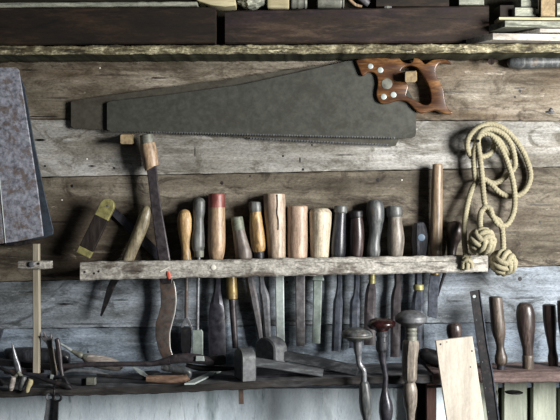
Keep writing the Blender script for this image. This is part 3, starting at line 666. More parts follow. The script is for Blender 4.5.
rope_part('strand', [
    # from the frayed end up, round the big loop and back
    [(466.5, 262, .080), (465.5, 252, .080), (464.5, 242, .074), (464.5, 226, .05), (466, 212, .035), (469, 198, .026), (473, 187, .022), (478, 181, .02), (484, 179, .018), (491, 184, .017), (498.5, 191.5, .016), (508, 196, .014),
     (519, 195, .012), (527, 187.5, .012), (530.5, 175, .012), (526, 158, .013), (516.5, 141.5, .016), (504, 129, .022), (491.5, 124, .03), (479.5, 127, .036), (470, 135, .036), (467, 145, .032), (469, 153, .026), (472, 156, .02), (474.5, 148, .016)],
    # second loop
    [(476.5, 183.5, .018), (474.5, 173, .027), (474, 156, .028), (476.5, 142, .034), (481.5, 132, .042), (491.5, 129, .04), (503.5, 134.5, .034), (511, 144.5, .028), (514.5, 157.5, .024), (514, 168, .020), (504, 178, .012), (494.5, 183, .009), (484, 180, .009)],
    # long run: knot one, up over the nail and down to the right
    [(480.5, 232, .09), (480, 222, .07), (480.8, 213, .046), (485, 207.4, .044), (490, 209, .044), (493, 217, .042), (499, 225, .038), (507, 224.5, .032), (513, 214, .028), (514.8, 201, .026), (513.7, 186, .026), (510, 170, .028), (504.5, 155, .031), (498, 143, .034), (491, 135, .036), (483, 134, .037), (478, 140, .036), (480, 158, .034), (482, 176, .034), (483.5, 194, .034), (485.5, 206, .034), (492, 216, .032), (499.5, 221.5, .032), (502.4, 232, .036), (503.4, 250, .045)],
    # short inner loop
    [(481, 157, .022), (487, 155.5, .018), (492.5, 151, .016), (495, 144, .018), (493.5, 136, .026), (498.5, 139, .026), (506, 150, .02), (512, 158, .016)],
])
def fist(cx, cy, d, r, ang):
    bm = bmesh.new(); rr = r*.205
    from mathutils import Matrix
    Rm = Matrix.Rotation(ang, 3, 'Y') @ Matrix.Rotation(.5, 3, 'X') @ Matrix.Rotation(.6, 3, 'Z')
    C = P(cx, cy, d)
    n = 44
    for a in range(3):
        e1 = Vector([1 if i == (a+1) % 3 else 0 for i in range(3)]); e2 = Vector([1 if i == (a+2) % 3 else 0 for i in range(3)]); e0 = Vector([1 if i == a else 0 for i in range(3)])
        for k in (-1, 0, 1):
            off = k*rr*2.0; rad = math.sqrt(max((r-rr)**2-off**2, 1))
            pts = []
            for i in range(n+1):
                th = 2*math.pi*i/n
                q = rad*(1+.15*math.cos(2*th)) 
                pts.append(C+(Rm @ (e1*(q*math.cos(th))+e2*(q*math.sin(th))+e0*off))*S(d))
            rings = []
            for i in range(n+1):
                t = (pts[(i+1) % n]-pts[(i-1) % n]).normalized()
                o0 = (Rm @ e0).normalized(); s = t.cross(o0).normalized()
                ring = []
                for j in range(10):
                    ph = 2*math.pi*j/10; kk = rr*1.03*S(d)*(1+.10*math.cos(3*ph+2*math.pi*i/n*9))
                    ring.append(bm.verts.new(pts[i]+o0*(kk*math.cos(ph))+s*(kk*math.sin(ph))))
                rings.append(ring)
            for u, v in zip(rings, rings[1:]):
                for j in range(10): bm.faces.new((u[j], u[(j+1) % 10], v[(j+1) % 10], v[j]))
    bmesh.ops.create_icosphere(bm, subdivisions=2, radius=r*.72*S(d), matrix=Matrix.Translation(C))
    link_mesh('ball_knot', bm, 'rope', rope, sharp=80)
fist(482, 241.5, .100, 13.8, .5); fist(503.3, 262.5, .050, 13.2, 2.1)
rope_part('frayed_end', [[(466, 258, .074), (463.5, 263, .076), (463, 269, .077)], [(466.5, 258, .075), (467.5, 264, .08), (467, 270, .08)], [(467, 258, .075), (471, 263, .077), (472, 268, .077)]], r=2.2, pitch=6)
rope_part('whipping', [[(462.5, 262, .08), (467, 259.5, .085), (471.5, 263, .08)], [(470, 256, .078), (466, 254.5, .083), (462.8, 258, .079)]], r=1.7)

# ------------------------------------------------------------------ left side
t = thing('steel_plate', 'large rust-bloomed tapering steel plate at the left edge', 'metal plate', 20, 243, .03)
flat('blade', [(-60, 68), (16, 67.5), (19, 70), (24, 100), (31, 145), (38, 190), (43.5, 236), (20, 241), (-60, 252)], .028, .033, 'rustplate', t, bev=.0008)
sweep('seam', [(-8, 70, .5, .4), (-2, 160, .5, .4), (5.5, 243, .5, .4)], 'palesteel', t, d=.0335)
o = flat('steel_plate', [(-40, 72), (18, 70), (25, 88), (33, 135), (44, 190), (53.5, 230), (53, 234.5), (44, 238), (-40, 250)], .010, .014, 'navyplate', bev=.0006)
tag(o, 'dark navy steel plate just behind the rust-bloomed plate', 'metal plate')
o = sweep('iron_strip', [(6, 243.5, 2.4, 2), (18, 244, 2.2, 2), (31, 241.5, 1.8, 2)], 'iron', d=.022, sec='box', smooth=False)
tag(o, 'small black strip under the lower edge of the rusty plate', 'metal strip')

t = thing('marking_gauge', 'upright pale wooden gauge stick with sliding cross block at left', 'gauge', 37, 375, .06)
sweep('stem', [(36.3, 243.8, 3.2), (36.6, 290, 3.3), (37, 330, 3.3), (36.6, 373, 3.3)], 'stick', t, d=.085, sec='sbox', smooth=False)
hd = sweep('fence', [(19.5, 264.6, 3.6, 5.5), (24, 264.6, 4, 6), (46, 264.8, 4, 6), (51.5, 264.6, 3.6, 5)], 'rack', t, d=.088, sec='sbox', smooth=False)
sweep('wedge', [(43, 261.5, 1.4), (50, 261, 2.2), (52.5, 261, 1.8)], 'cream', hd, d=.1, sec='sbox', smooth=False)
disc('thumb_screw', 31.3, 264.4, 3, .0985, .104, 'steel', t, dome=.002)
disc('rivet', 38.5, 263.8, 1.2, .0985, .101, 'iron', t, n=8)

def dep(px, py):
    """depth from the wall at which something seen at photo row py rests on the lower shelf"""
    return max(.0, CD*(1+shelf_z(px)/(K*(py-210))))
def lay(name, pts, mat, parent=None, **k): return sweep(name, pts, mat, parent, **k)
# --- pile at far left
t = thing('wooden_bar', 'dark round wooden bar lying at the back of the lower shelf', 'bar', 40, 362, .03)
lay('bar', [(6, 356, 5), (8, 355.5, 7.4), (30, 355, 8), (62, 357, 7), (69, 359, 5), (70, 359, 3)], 'h_dark', t, d=.022)
o = sweep('iron_bar', [(-6, 352, 2.6), (0, 333, 2.6), (1.5, 329, 2.2)], 'bluesteel', d=.09, sec='box', smooth=False)
o2 = sweep('x', [(-8, 390, 3), (-5, 350, 3)], 'bluesteel', d=.09, sec='box', smooth=False) if False else None
tag(o, 'short dark iron bar end at the far left edge above the shelf', 'metal bar')
t = thing('adjustable_spanner', 'upright claw-ended spanner standing among the pile at left', 'spanner', 52, 372, .07)
flat('jaw', [(45, 331.5), (46.5, 336), (48, 337), (50, 336.5), (51.5, 332.8), (52.4, 337.5), (54, 336.5), (52.5, 342), (52.3, 348), (48.3, 348), (46.5, 343), (43, 339.5), (40.3, 335.5), (43.8, 336.5), (44, 333)], .087, .095, 'pinksteel', t, bev=.001)
flat('handle', [(48, 346.5), (53, 346.5), (54.5, 358), (57, 371), (57, 380), (51.5, 380), (50.5, 360)], .086, .095, 'h_greybrown', t, bev=.0014)
t = thing('iron_lever', 'curved reddish dark iron lever leaning over the pile of tools', 'lever', 62, 378, .08)
lay('arm', [(56, 338.5, 1.6, 1.6), (57, 340, 2.6, 2), (59, 352, 2.7, 2), (60.5, 366, 2.3, 2), (63, 379, 2, 2)], 'mauveiron', t, d=.105)
t = thing('pliers', 'long black open pliers lying on the shelf with splayed jaws', 'pliers', 48, 380, .1)
lay('arm', [(23, 373.2, .8, .8), (29, 374.4, 1.9, 1.6), (42, 376, 2.5, 1.8), (55, 377.5, 2.4, 1.8), (62, 377, 1.6, 1.6)], 'darksteel', t, d=.118)
lay('arm', [(34, 376, 1, 1), (46, 380, 2.3, 1.8), (58, 383.5, 2.7, 1.8), (66, 386, 3, 1.8), (72, 388.8, .8, 1)], 'iron', t, d=.142)
flat('jaw', [(62, 376), (65.5, 377), (72, 388), (70, 389), (63, 384)], .128, .140, 'iron', t, bev=.001)
sweep('rivet', [(50.5, 377.5, 3, 1.4), (53, 377.8, 3, 1.4)], 'palesteel', t, d=.123, sec='box', smooth=False)
t = thing('screwdriver', 'slim grey shaft with thin pale handle slanting behind the pile', 'screwdriver', 90, 366, .06)
sweep('shaft', [(60, 343.5, 1.1), (66, 347, 1.3), (72, 351, 1.6)], 'palesteel', t, d=.060)
lay('ferrule', [(72, 351, 1.8), (77, 353.5, 2.6), (80, 355, 3.2), (82.5, 356.5, 2.6), (84, 357, 3.4), (87, 358.5, 4.5)], 'greycap', t, d=.060)
lay('handle', [(86.5, 358.5, 4.2), (90, 359.5, 5.4), (98, 361.5, 6.6), (108, 363.5, 6.5), (117, 366, 5.2), (121.5, 367.5, 3), (122.5, 368, 1)], 'h_lying', t, d=.060)
# small pliers standing with three stubs
t = thing('pincers', 'grey pincers standing upright with stubby worn handle ends', 'pincers', 17, 388, .1)
lay('jaw', [(12.3, 343.5, .7, .7), (13.5, 350, 1.6, 1.6), (15, 358, 2.6, 2), (17.5, 367, 3.2, 2.2), (18.5, 373, 3, 2.2), (17, 378, 2, 2)], 'steel', t, d=.128)
lay('arm', [(17.5, 374, 1.8, 1.8), (13.5, 379, 2.2, 2.2)], 'greycap', t, d=.136)
lay('grip', [(13.6, 377, 2.4), (12.5, 381, 3.2), (11.2, 387, 3), (10.8, 390.5, 1.8)], 'h_lying', t, d=.146)
lay('arm', [(18, 372, 1.8, 1.8), (22.5, 378, 2.2, 2.2)], 'greycap', t, d=.136)
lay('grip', [(24, 376.5, 2.6), (22.8, 381, 3.5), (21, 386.5, 3), (20, 390, 1.5)], 'h_slate', t, d=.146)
o = lay('cork_plug', [(30.8, 379.5, 2.2), (29.8, 383, 3.1), (28, 387, 2.6), (27, 391, 2.2), (26.5, 392.5, 1.2)], 'cream', d=.150)
tag(o, 'small cream wooden plug at the shelf edge beside the pincers', 'plug')
o = lay('iron_rod', [(-4, 367, 1.2), (4, 369.5, 1.6), (14, 375, 1.3)], 'iron', d=.09, sec='oct')
tag(o, 'thin black rod poking in from the left over the shelf', 'rod')
o = lay('iron_tongs', [(4, 384, 2.6, 2), (-2, 380, 3.6, 2.4), (-8, 372, 3.6, 2.4), (-10, 350, 3, 2)], 'iron', d=.10)
tag(o, 'black iron curve at the extreme left end of the shelf', 'iron tool')

o = lay('iron_bar', [(-6, 362, 2.4), (-4, 362, 3.4), (30, 365, 3.4), (71, 368.5, 3), (72, 368.6, 2)], 'iron', d=.055, sec='box'); tag(o, 'long flat black iron bar at the back under the pincers and spanner', 'metal bar')
o = lay('iron_bar', [(4, 372, 1), (7, 371.8, 2.8), (34, 371, 2.8), (44, 371.5, 1.4)], 'h_darkbrown', d=.075); tag(o, 'short dark rounded bar behind the upright pincers', 'bar')
# long iron wrench across
t = thing('tongs', 'long black iron tool lying across the shelf with a square pale nut', 'iron tool', 150, 372, .08)
lay('shaft', [(62, 366.5, 2.6), (90, 364.5, 2.6), (120, 364, 2.5), (150, 364, 2.7), (162, 362, 3.4), (170, 360.5, 4.4)], 'mauveiron', t, d=.088)
lay('body', [(168, 361, 4, 3), (174, 359, 4.6, 3.4), (186, 358, 4.8, 3.6), (198, 359, 5, 3.6), (207, 361, 4.2, 3.2), (214, 363, 3, 2.6)], 'mauveiron', t, d=.088)
flat('nut', [(196, 356), (204, 356), (204.5, 361), (195.5, 361)], .094, .0985, 'palesteel', t, bev=.0008)
lay('jaw', [(205, 361, 3, 3), (216, 360.5, 4.5, 3.5), (224, 359.5, 4.6, 3.5), (226, 359.5, 3, 3)], 'iron', t, d=.084, sec='sbox')
lay('lower_jaw', [(186, 365, 2, 2), (200, 368, 3, 2.6), (222, 368.5, 2.6, 2.6), (236, 368, 1.6, 2)], 'iron', t, d=.075)
o = lay('iron_rod', [(64, 372.5, .8), (72, 370.5, 1.6), (90, 371.5, 2), (104, 374, 1.3), (110, 375.5, .6)], 'steel', d=.10, ry=1.6)
tag(o, 'thin pointed grey rod lying in front of the slanting screwdriver', 'rod')
t = thing('hooked_knife', 'hooked tool with bent coppery brown loop handle lying on shelf', 'hook tool', 160, 384, .1)
lay('shaft', [(97, 375, 1.6), (120, 377, 1.6), (147, 379, 1.8)], 'iron', t, d=.115)
lay('handle', [(146.5, 378.8, 3.4), (158, 379.2, 4.2), (174, 379.6, 4.5), (184, 378.8, 4.3), (188.2, 376.5, 3.8)], 'h_copper', t, d=.118)
lay('bow', [(161, 367.5, 2), (166, 368, 3.2), (176, 369.2, 3.6), (184, 370.5, 3.8), (189, 373.5, 3.2), (188.3, 377, 2.8)], 'h_slate', t, d=.116)
flat('blade', [(131, 366), (136, 367.5), (144, 371.5), (148, 375.5), (146, 377), (140, 374.5)], .085, .088, 'palesteel', t, bev=.0005)
o = flat('metal_block', [(87, 377.5), (95.5, 377.5), (95.8, 384.3), (86.8, 384.5)], .112, .126, 'greycap', bev=.0006)
tag(o, 'tiny grey square metal block on the shelf left of the hooked tool', 'block')
o = flat('metal_block', [(82, 378), (85.8, 378), (86, 384.8), (82, 384.8)], .105, .118, 'iron', bev=.0006)
tag(o, 'tiny black block touching the grey square block', 'block')
# flat steel blade poking over the shelf edge
bm = bmesh.new()
A = Vector(P(212, 371, .03)); B = Vector(P(184.5, 391, .158)); u = (B-A); wv = Vector((.018, .004, 0)); A.z = shelf_z(212)+.001; B.z = shelf_z(186)+.003
u = B-A; box3(bm, A, u, wv, Vector((0, 0, .003)))
o = link_mesh('plane_iron', bm, 'palesteel'); tag(o, 'flat pale steel blade lying diagonally over the shelf edge', 'blade')

# marking gauges lying on the shelf
def gauge(label, head, stem, d, hd):
    t = thing('marking_gauge', label, 'gauge', stem[0][0], stem[0][1]+8, d)
    lay('stem', stem, 'slatewood', t, d=d, sec='sbox', smooth=False)
    flat('fence', head, hd[0], hd[1], 'cast', t, bev=.0016, smooth=1.2)
    return t
g1 = thing('marking_gauge', 'front marking gauge with upright rounded grey block on the shelf', 'gauge', 245, 378, .12)
# fence blocks are turned towards the room: front face narrow, built as a thick slab seen obliquely
def fence_block(parent, cx, cy, d, wpx, hpx, tpx, yaw, mat):
    bm = bmesh.new(); s = S(d); n = 14
    prof2 = [(-wpx/2, -hpx/2), (wpx/2, -hpx/2)]
    for i in range(n+1):
        a = math.pi*i/n; prof2.append((wpx/2*math.cos(a)*1.0, hpx/2-wpx*.32+wpx*.32*math.sin(a)))
    C = P(cx, cy, d); cu_, su = math.cos(yaw), math.sin(yaw)
    U = Vector((cu_, su, 0)); V = Vector((0, 0, 1)); W = Vector((-su, cu_, 0))
    loops = []
    for k, sc_ in ((-.5, .9), (-.42, 1), (.42, 1), (.5, .9)):
        loops.append([bm.verts.new(C+U*(x*s*sc_)+V*(y*s*sc_)+W*(k*tpx*s)) for x, y in prof2])
    for a, b in zip(loops, loops[1:]):
        m = len(a)
        for j in range(m): bm.faces.new((a[j], a[(j+1) % m], b[(j+1) % m], b[j]))
    bm.faces.new(loops[0]); bm.faces.new(loops[-1])
    return link_mesh('fence', bm, mat, parent)
fence_block(g1, 245, 363, .118, 30, 31, 15, math.radians(-72), 'cast')
lay('stem', [(249, 361, 4.2, 4, .125), (286, 366.6, 4, 4, .127), (323, 372.8, 3.7, 4, .130)], 'slatewood', g1, sec='sbox', smooth=False)
g2 = thing('marking_gauge', 'rear marking gauge with leaning half-round grey block on the shelf', 'gauge', 272, 362, .06)
fence_block(g2, 271, 352, .075, 32, 30, 17, math.radians(-50), 'cast')
lay('stem', [(274, 353.5, 4.9, 5, .080), (320, 362.6, 4.9, 5, .10), (357.5, 370.8, 4.8, 5, .118)], 'slatewood', g2, sec='sbox', smooth=False)
disc('wedge', 275, 353, 2.4, .086, .091, 'palesteel', g2, dome=.001)
o = lay('iron_rod', [(256, 377.3, 1.4), (300, 374, 1.4), (345, 371.3, 1.4)], 'darksteel', d=.105, sec='oct'); tag(o, 'thin dark rod lying beneath the two marking gauges', 'rod')

# ------------------------------------------------------------------ braces hanging in front of the shelf
BD = .165
t = thing('brace_drill', 'leftmost hand brace with flat dark head and bent crank', 'brace', 363, 470, BD)
lay('head', [(357, 327.6, 3), (357, 328.3, 8), (357, 330.5, 13.5), (357, 333.5, 15.8), (357, 336.5, 15.2), (357, 339, 11), (357.2, 341, 6), (357.3, 342, 4.6)], 'h_slate', t, d=BD)
lay('head_rim', [(357, 335, 15.5), (357, 335.8, 16), (357, 336.6, 15.4)], 'greycap', t, d=BD)
lay('crank', [(357.6, 341, 4.6), (358, 350, 4.2), (358.4, 356, 3.1), (359.5, 364, 3), (363.5, 371, 3), (364, 378, 2.8), (364, 386, 3.2)], 'steel', t, d=BD)
lay('grip', [(364, 381.5, 3.6), (364.3, 384, 4.8), (365, 392, 5.9), (365.5, 401, 6.6), (366, 410, 6), (366.5, 418, 4.2), (367, 424, 3.2)], 'h_slate', t, d=BD)
lay('bit', [(367, 422, 2.6), (363, 436, 2.6), (361, 452, 2.4), (361, 500, 1.6)], 'steel', t, d=BD)
t = thing('brace_drill', 'middle hand brace with dark red mushroom head and black crank', 'brace', 384, 470, BD)
lay('head', [(381.5, 318, 3), (381.5, 318.6, 8), (381.5, 321, 12.8), (381.5, 323.6, 14.4), (381.5, 326, 13.8), (381.8, 329, 8), (382, 331, 6)], 'head_red', t, d=BD)
lay('collar', [(382, 330.5, 5.8), (382, 333, 5.6), (382, 333.6, 6.2), (382, 336, 6.2), (382, 336.6, 5.5), (382, 341, 5.6), (382, 341.6, 6.3), (382, 349, 6.2), (382, 352, 4.8)], 'h_dark', t, d=BD)
lay('crank', [(382, 351, 4.4), (382.4, 358, 3.6), (384, 368, 3), (385.6, 378, 2.6), (385, 388, 3), (385, 396, 4.6), (385.6, 403, 6.5), (386, 411, 7.2), (386, 418, 6.2), (386, 426, 4), (386, 440, 3)], 'darksteel', t, d=BD)
lay('bit', [(386, 438, 2.6), (385, 500, 1.6)], 'steel', t, d=BD)
t = thing('brace_drill', 'largest hand brace at right with pale grey mushroom head and faceted body', 'brace', 410, 470, BD)
lay('head', [(411, 310.4, 3), (411, 311, 7), (411, 313.5, 12.8), (411, 317.5, 16), (411, 321, 16), (411, 323.5, 12.5), (411, 326, 8), (411, 328.5, 5)], 'cast', t, d=BD)
lay('collar', [(411, 327.5, 5.8), (411, 329.5, 6.2), (411, 332, 5.5), (411, 333, 6.2), (411, 336, 5.6), (411, 337, 6.2), (411, 341, 6)], 'greycap', t, d=BD)
lay('body', [(411, 340, 6.8), (410.8, 344, 7.8), (409.6, 360, 7.4), (409.4, 378, 7), (409.4, 382, 5.2)], 'h_greybrown', t, d=BD, sec='oct')
lay('grip', [(409.4, 382, 4.6), (409.6, 384.4, 6), (409.8, 391, 7.4), (410.2, 402, 6.8), (410.4, 414, 4.6), (410.4, 428, 3.6)], 'h_greybrown', t, d=BD)
lay('bit', [(410.4, 426, 3), (410.4, 500, 1.6)], 'steel', t, d=BD)

# ------------------------------------------------------------------ lower right
t = thing('wooden_board', 'bare pale new board leaning against the lower shelf', 'board', 462, 490, .17)
flat('panel', [(435.3, 340.5), (471.8, 336), (474.5, 352), (482, 405), (484, 420), (491, 485), (455, 490), (446.5, 420), (438, 362)], .152, .160, 'palewood', t, bev=.0008)
for x, y, r in ((440.5, 344.3, 1), (447, 342, .6), (472, 351, .9), (470.5, 367, .7)):
    disc('nail_hole', x, y, r, .1595, .1603, 'iron', t, n=8)
t = thing('steel_rule', 'long dark drilled steel strip leaning right of the pale board', 'metal strip', 490, 480, .15)
flat('strip', [(470, 291.5), (478.7, 289.8), (481, 305), (486.5, 345), (492, 375), (498.5, 425), (506, 480), (496, 482), (489, 428), (479.5, 360)], .128, .131, 'iron', t, bev=.0004)
flat('flange', [(479, 290), (479.8, 290), (482.2, 305), (487.8, 345), (493.4, 375), (500, 425), (507.4, 480), (506, 480), (498.6, 425), (492.1, 375), (486.6, 345), (481, 305)], .127, .133, 'bluesteel', t, bev=.0002)
for x, y in ((474, 300), (476.5, 320), (479.5, 341), (482.5, 362), (485.5, 388), (488.5, 412)):
    disc('hole', x, y, .55, .1305, .1313, 'steel', t, n=8)
disc('hook', 474.2, 296.5, 1.7, .1305, .1325, 'palesteel', t, n=10)
def zrow(px, d):                                  # photo row where the shelf surface lies at depth d
    return 210-shelf_z(px)/S(d)
t = thing('turned_handle', 'brown turned handle with flat cylindrical top, left of two standing', 'handle', 498, 368, .06, 'turned handles standing on the right shelf')
lay('body', [(495.5, 296.6, 5), (495.5, 297.4, 6.6), (496.6, 310, 6.9), (498, 326, 7), (499, 334, 6.4), (499.7, 340, 4.9), (500.3, 347, 4), (500.6, 352, 4.8), (501, 358, 6.4), (501, 362, 6.2), (501, 365, 4.4)], 'h_turned', t, d=.075)
lay('ferrule', [(501, 364.5, 4.2), (501, 370.5, 4)], 'darksteel', t, d=.075)
t = thing('turned_handle', 'dark oiled turned handle with rounded top and ringed foot', 'handle', 528, 369, .06, 'turned handles standing on the right shelf')
lay('body', [(524.6, 302.4, 2), (524.6, 303.2, 5.2), (524.8, 307, 8), (525.4, 315, 9.2), (526, 325, 9), (527, 338, 7.2), (527.8, 348, 5.6), (528, 355, 5.2)], 'h_brown', t, d=.075)
lay('foot', [(528, 354.5, 5), (528, 356.5, 5.8), (528, 368, 5.4), (528, 370.5, 4.6)], 'h_turned', t, d=.075)
t = thing('turned_handle', 'shadowy dark turned handle at the right edge of the shelf', 'handle', 553, 366, .04, 'turned handles standing on the right shelf')
lay('body', [(549, 304, 4), (549, 305, 6.4), (549.6, 316, 6.6), (550.4, 328, 6), (551.4, 340, 4.6), (552.5, 350, 4), (553, 358, 5.2), (553.5, 367, 4.6)], 'h_darkbrown', t, d=.045)
t = thing('turned_handle', 'dark tapering handle cut by the right border of the picture', 'handle', 566, 366, .06, 'turned handles standing on the right shelf')
lay('body', [(564, 300, 4), (564, 301, 6.6), (565, 320, 7), (566, 345, 5), (566.5, 369, 5)], 'h_darkbrown', t, d=.07)
# knob behind the pale board and dark lying handle
t = thing('round_knob_handle', 'reddish brown rounded knob peeping above the pale board', 'handle', 455, 366, .06)
lay('knob', [(453.5, 322.3, 2), (453.6, 323, 5), (454, 326, 7.4), (454.3, 330.5, 8), (454.5, 336, 7), (455, 344, 5), (455.6, 356, 5), (456, 366, 6), (456, 371, 5.6)], 'h_brown', t, d=.06)
t = thing('wooden_pestle', 'black pear-shaped handle lying behind the largest brace', 'handle', 432, 370, .06)
lay('handle', [(420, 352, 1), (421, 352.5, 4), (425, 354, 6.4), (434, 358, 8), (446, 363, 7.6), (456, 364, 6)], 'iron', t, d=.03)

# under the shelf
t = thing('hanging_shears', 'dark tin shears hanging under the shelf with two ring eyes', 'shears', 52, 440, .15)
bm = bmesh.new()
def torus(bm, cx, cy, r, tr, d):
    n, k = 22, 8; s = S(d); C = P(cx, cy, d); rings = []
    for i in range(n):
        a = 2*math.pi*i/n
        rings.append([bm.verts.new(C+Vector(((r+tr*math.cos(b))*s*math.cos(a), tr*s*math.sin(b), (r+tr*math.cos(b))*s*math.sin(a)))) for b in [2*math.pi*j/k for j in range(k)]])
    for i in range(n):
        for j in range(k): bm.faces.new((rings[i][j], rings[i][(j+1) % k], rings[(i+1) % n][(j+1) % k], rings[(i+1) % n][j]))
torus(bm, 49.7, 397, 3.3, 1.1, .152); link_mesh('ring', bm, 'steel', t)
bm = bmesh.new(); torus(bm, 57.6, 397.5, 3.6, 1.2, .157); link_mesh('ring', bm, 'iron', t)
flat('blade', [(46.5, 399.5), (54, 400), (55, 425), (56, 460), (50, 462), (43, 425), (45.5, 410)], .149, .153, 'steel', t, bev=.0008)
flat('blade', [(54, 400), (59, 400.5), (57.5, 430), (54, 465), (51, 430)], .154, .158, 'iron', t, bev=.0008)
sweep('hook', [(54, 396, 1, 1, .157), (54, 391, 1, 1, .157), (54, 388, 1.1, 1.1, .15), (54, 386, 1, 1, .12)], 'iron', t)
o = flat('iron_strip', [(238.3, 387), (243.4, 387), (243.8, 403.8), (239, 404)], .12, .123, 'rusty', bev=.0003)
tag(o, 'short rusty strip hanging down from the shelf below the front gauge', 'metal strip')

# ------------------------------------------------------------------ upper shelf clutter
def zbox(name, label, cat, x0, y0, x1, y1, d0, d1, mat, yaw=0.0, group=None):
    """box standing with front face px rect (x0,y0)-(x1,y1) at depth d1, going back to d0, turned by yaw about its left front edge"""
    bm = bmesh.new()
    a, b = P(x0, y1, d1), P(x1, y0, d1)
    W, H, D = b.x-a.x, b.z-a.z, d1-d0
    U = Vector((math.cos(yaw), math.sin(yaw), 0)); V = Vector((-math.sin(yaw), math.cos(yaw), 0))
    box3(bm, a, U*W, V*D, Vector((0, 0, H)))
    bmesh.ops.bevel(bm, geom=bm.edges[:]+bm.verts[:], offset=.0006, segments=1, affect='EDGES')
    o = link_mesh(name, bm, mat); return tag(o, label, cat, group)
GP = 'offcut boards stacked on the upper shelf'
y30 = math.radians(22)

def slab(name, label, cat, corner, d, length, width, th, yaw, mat, group=None):
    """board with its near left lower corner at photo px corner, depth d; long side turned by yaw away from the wall plane"""
    bm = bmesh.new(); a = P(corner[0], corner[1], d); s = S(d)
    U = Vector((math.cos(yaw), math.sin(yaw), 0)); V = Vector((-math.sin(yaw), math.cos(yaw), 0))
    box3(bm, a, U*length*s, V*width*s, Vector((0, 0, th*s)))
    bmesh.ops.bevel(bm, geom=bm.edges[:]+bm.verts[:], offset=.0005, segments=1, affect='EDGES')
    return tag(link_mesh(name, bm, mat), label, cat, group)
yw = math.radians(24)
def plan_slab(name, label, cat, plan, ytop, ybot, mat, group=None):
    """flat board: plan = [(px, depth)...] anticlockwise, first point is the near corner whose rows are ytop..ybot"""
    d = plan[0][1]; zt, zb = (210-ytop)*S(d), (210-ybot)*S(d); bm = bmesh.new()
    lo = [bm.verts.new((P(x, 0, dd).x, -dd, zb)) for x, dd in plan]; hi_ = [bm.verts.new((P(x, 0, dd).x, -dd, zt)) for x, dd in plan]
    bm.faces.new(lo); bm.faces.new(hi_)
    for k in range(len(plan)): bm.faces.new((lo[k], lo[(k+1) % len(plan)], hi_[(k+1) % len(plan)], hi_[k]))
    bmesh.ops.bevel(bm, geom=bm.edges[:]+bm.verts[:], offset=.0005, segments=1, affect='EDGES')
    return tag(link_mesh(name, bm, mat), label, cat, group)
plan_slab('offcut_board', 'lowest pinkish white offcut of the board stack at upper right', 'board', [(493, .112), (640, .085), (640, .05), (466, .052)], 33, 39.6, 'plank_white', GP)
plan_slab('offcut_board', 'thin white offcut second from the bottom of the board stack', 'board', [(540, .098), (640, .088), (640, .05), (515, .052)], 28.5, 32.3, 'plank_white', GP)
plan_slab('offcut_board', 'grey green offcut in the middle of the board stack', 'board', [(505, .096), (640, .078), (640, .03), (489, .05)], 20.5, 26.8, 'plank_green', GP)
plan_slab('offcut_board', 'very thin cream strip near the top of the board stack', 'board', [(499, .085), (640, .075), (640, .03), (494, .05)], 17, 19.6, 'cream', GP)
plan_slab('wooden_block', 'rounded pale beige block lying on top of the offcut stack', 'block', [(515, .08), (536, .078), (536, .05), (508, .05)], 7.5, 15.8, 'plank_green', GP)
plan_slab('wooden_block', 'upright wooden block with yellow end grain on the offcut stack', 'block', [(541, .095), (555, .093), (555, .06), (539, .06)], -12, 16, 'endgrain', GP)
plan_slab('wooden_block', 'dark block beside the rounded beige block and red-brown timber', 'block', [(500, .066), (514, .066), (512, .03), (494, .03)], 5, 17, 'timber', GP)
plan_slab('wooden_block', 'pale block in the top right corner behind the end grain block', 'block', [(557, .08), (600, .076), (600, .04), (556, .04)], 3, 15, 'plank_green', GP)
plan_slab('wooden_block', 'small pale green block above the rounded beige block', 'block', [(521, .074), (538, .074), (538, .05), (518, .05)], -6, 6.5, 'plank_green', GP)
t = thing('wooden_trough', 'pale curved wooden piece lying on the timbers, top centre left', 'wooden piece', 215, 9, .06)
flat('body', [(186, -4), (232, -4), (236, 2), (236, 8.0), (226, 9.2), (212, 7.8), (200, 4)], .03, .075, 'cream', t, bev=.002)
bm = bmesh.new(); bmesh.ops.create_icosphere(bm, subdivisions=4, radius=1)
for v in bm.verts:
    n_ = 1+.28*noise.noise(v.co*2.6)+.10*noise.noise(v.co*7)
    v.co = P(252, 1, .026)+Vector((v.co.x*.028*n_, v.co.y*.018*n_, v.co.z*.0155*n_))
tag(link_mesh('crumpled_cloth', bm, 'plank_green'), 'crumpled grey green cloth on the timber at the top middle', 'cloth')
o = sweep('wooden_roller', [(267, 2.5, 5.3), (268, 2.5, 7.0), (288, 2.5, 7.0), (289, 2.5, 6)], 'cream', d=.026); tag(o, 'pale round roller end lying on the red-brown timber', 'roller')
o = sweep('tin_can', [(291, 2.2, 5.6), (292, 2.2, 6.8), (297, 2.2, 6.4), (298, 2.2, 6.9), (304, 2.2, 6.4), (305, 2.2, 6.9), (307, 2.2, 5.8)], 'greycap', d=.026); tag(o, 'dull ribbed round tin lying next to the pale roller', 'tin')
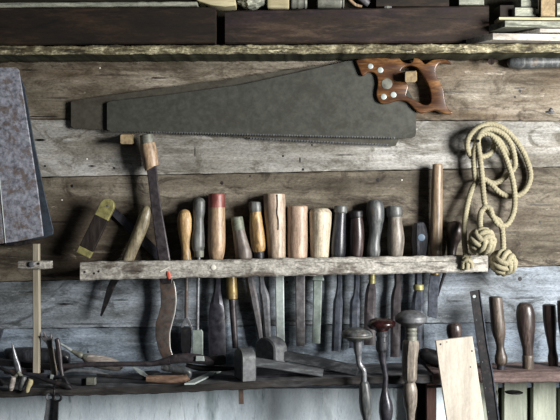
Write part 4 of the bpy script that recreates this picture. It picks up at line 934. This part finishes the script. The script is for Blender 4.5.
o = sweep('tin_can', [(317, 2, 5.8), (318, 2, 6.7), (340, 2, 6.7), (341.5, 2, 6.1), (343, 2, 6.7), (344, 2, 5.5)], 'greycap', d=.026); tag(o, 'pale grey tin on its side, top centre right', 'tin')
o = sweep('curved_strip', [(346, -6, 1.6), (351, 1, 1.7), (356, 5, 1.5), (362, 6.5, 1.2)], 'h_tan', d=.040); tag(o, 'thin tan curved strip resting on the timber, top right of centre', 'strip')
o = sweep('metal_tube', [(356, -6, 3.6), (362, -1, 3.8), (368, 3.5, 3.6), (369, 4.4, 2.8)], 'pinksteel', d=.030, smooth=False); tag(o, 'short brown tube end beside the thin curved strip', 'tube')
plan_slab('wooden_block', 'dark rounded wooden block on the timber above the saw handle', 'block', [(376, .046), (449, .046), (449, .01), (376, .01)], -8, 6.2, 'timber')
plan_slab('wooden_block', 'pale green block at the right end on the red-brown timber', 'block', [(459, .046), (484, .046), (484, .01), (459, .01)], -8, 4.5, 'plank_green')

# ------------------------------------------------------------------ light and camera
w = bpy.data.worlds.new('World'); bpy.context.scene.world = w; w.use_nodes = True
bg = w.node_tree.nodes['Background']; bg.inputs[0].default_value = (.78, .88, 1, 1); bg.inputs[1].default_value = .045
def area(name, loc, target, size, energy, col):
    l = bpy.data.lights.new(name, 'AREA'); l.shape = 'RECTANGLE'; l.size, l.size_y = size; l.energy = energy; l.color = col
    o = bpy.data.objects.new(name, l); COL.objects.link(o); o.location = loc
    o.rotation_euler = (Vector(target)-Vector(loc)).to_track_quat('-Z', 'Y').to_euler()
area('window_daylight', (1.4, -1.15, .16), (0, 0, -.05), (.5, .7), 74, (1, .99, .965))
cam = bpy.data.cameras.new('Camera'); co = bpy.data.objects.new('Camera', cam); COL.objects.link(co)
cam.sensor_width = 36; cam.lens = 36/(560*K/CD); cam.clip_start = .01
co.location = (0, -CD, 0); co.rotation_euler = (math.pi/2, 0, 0)
sc = bpy.context.scene; sc.camera = co
sc.view_settings.view_transform = 'Standard'; sc.view_settings.look = 'None'
sc.view_settings.exposure = 0.12; sc.view_settings.gamma = 1.0; sc.view_settings.use_curve_mapping = False
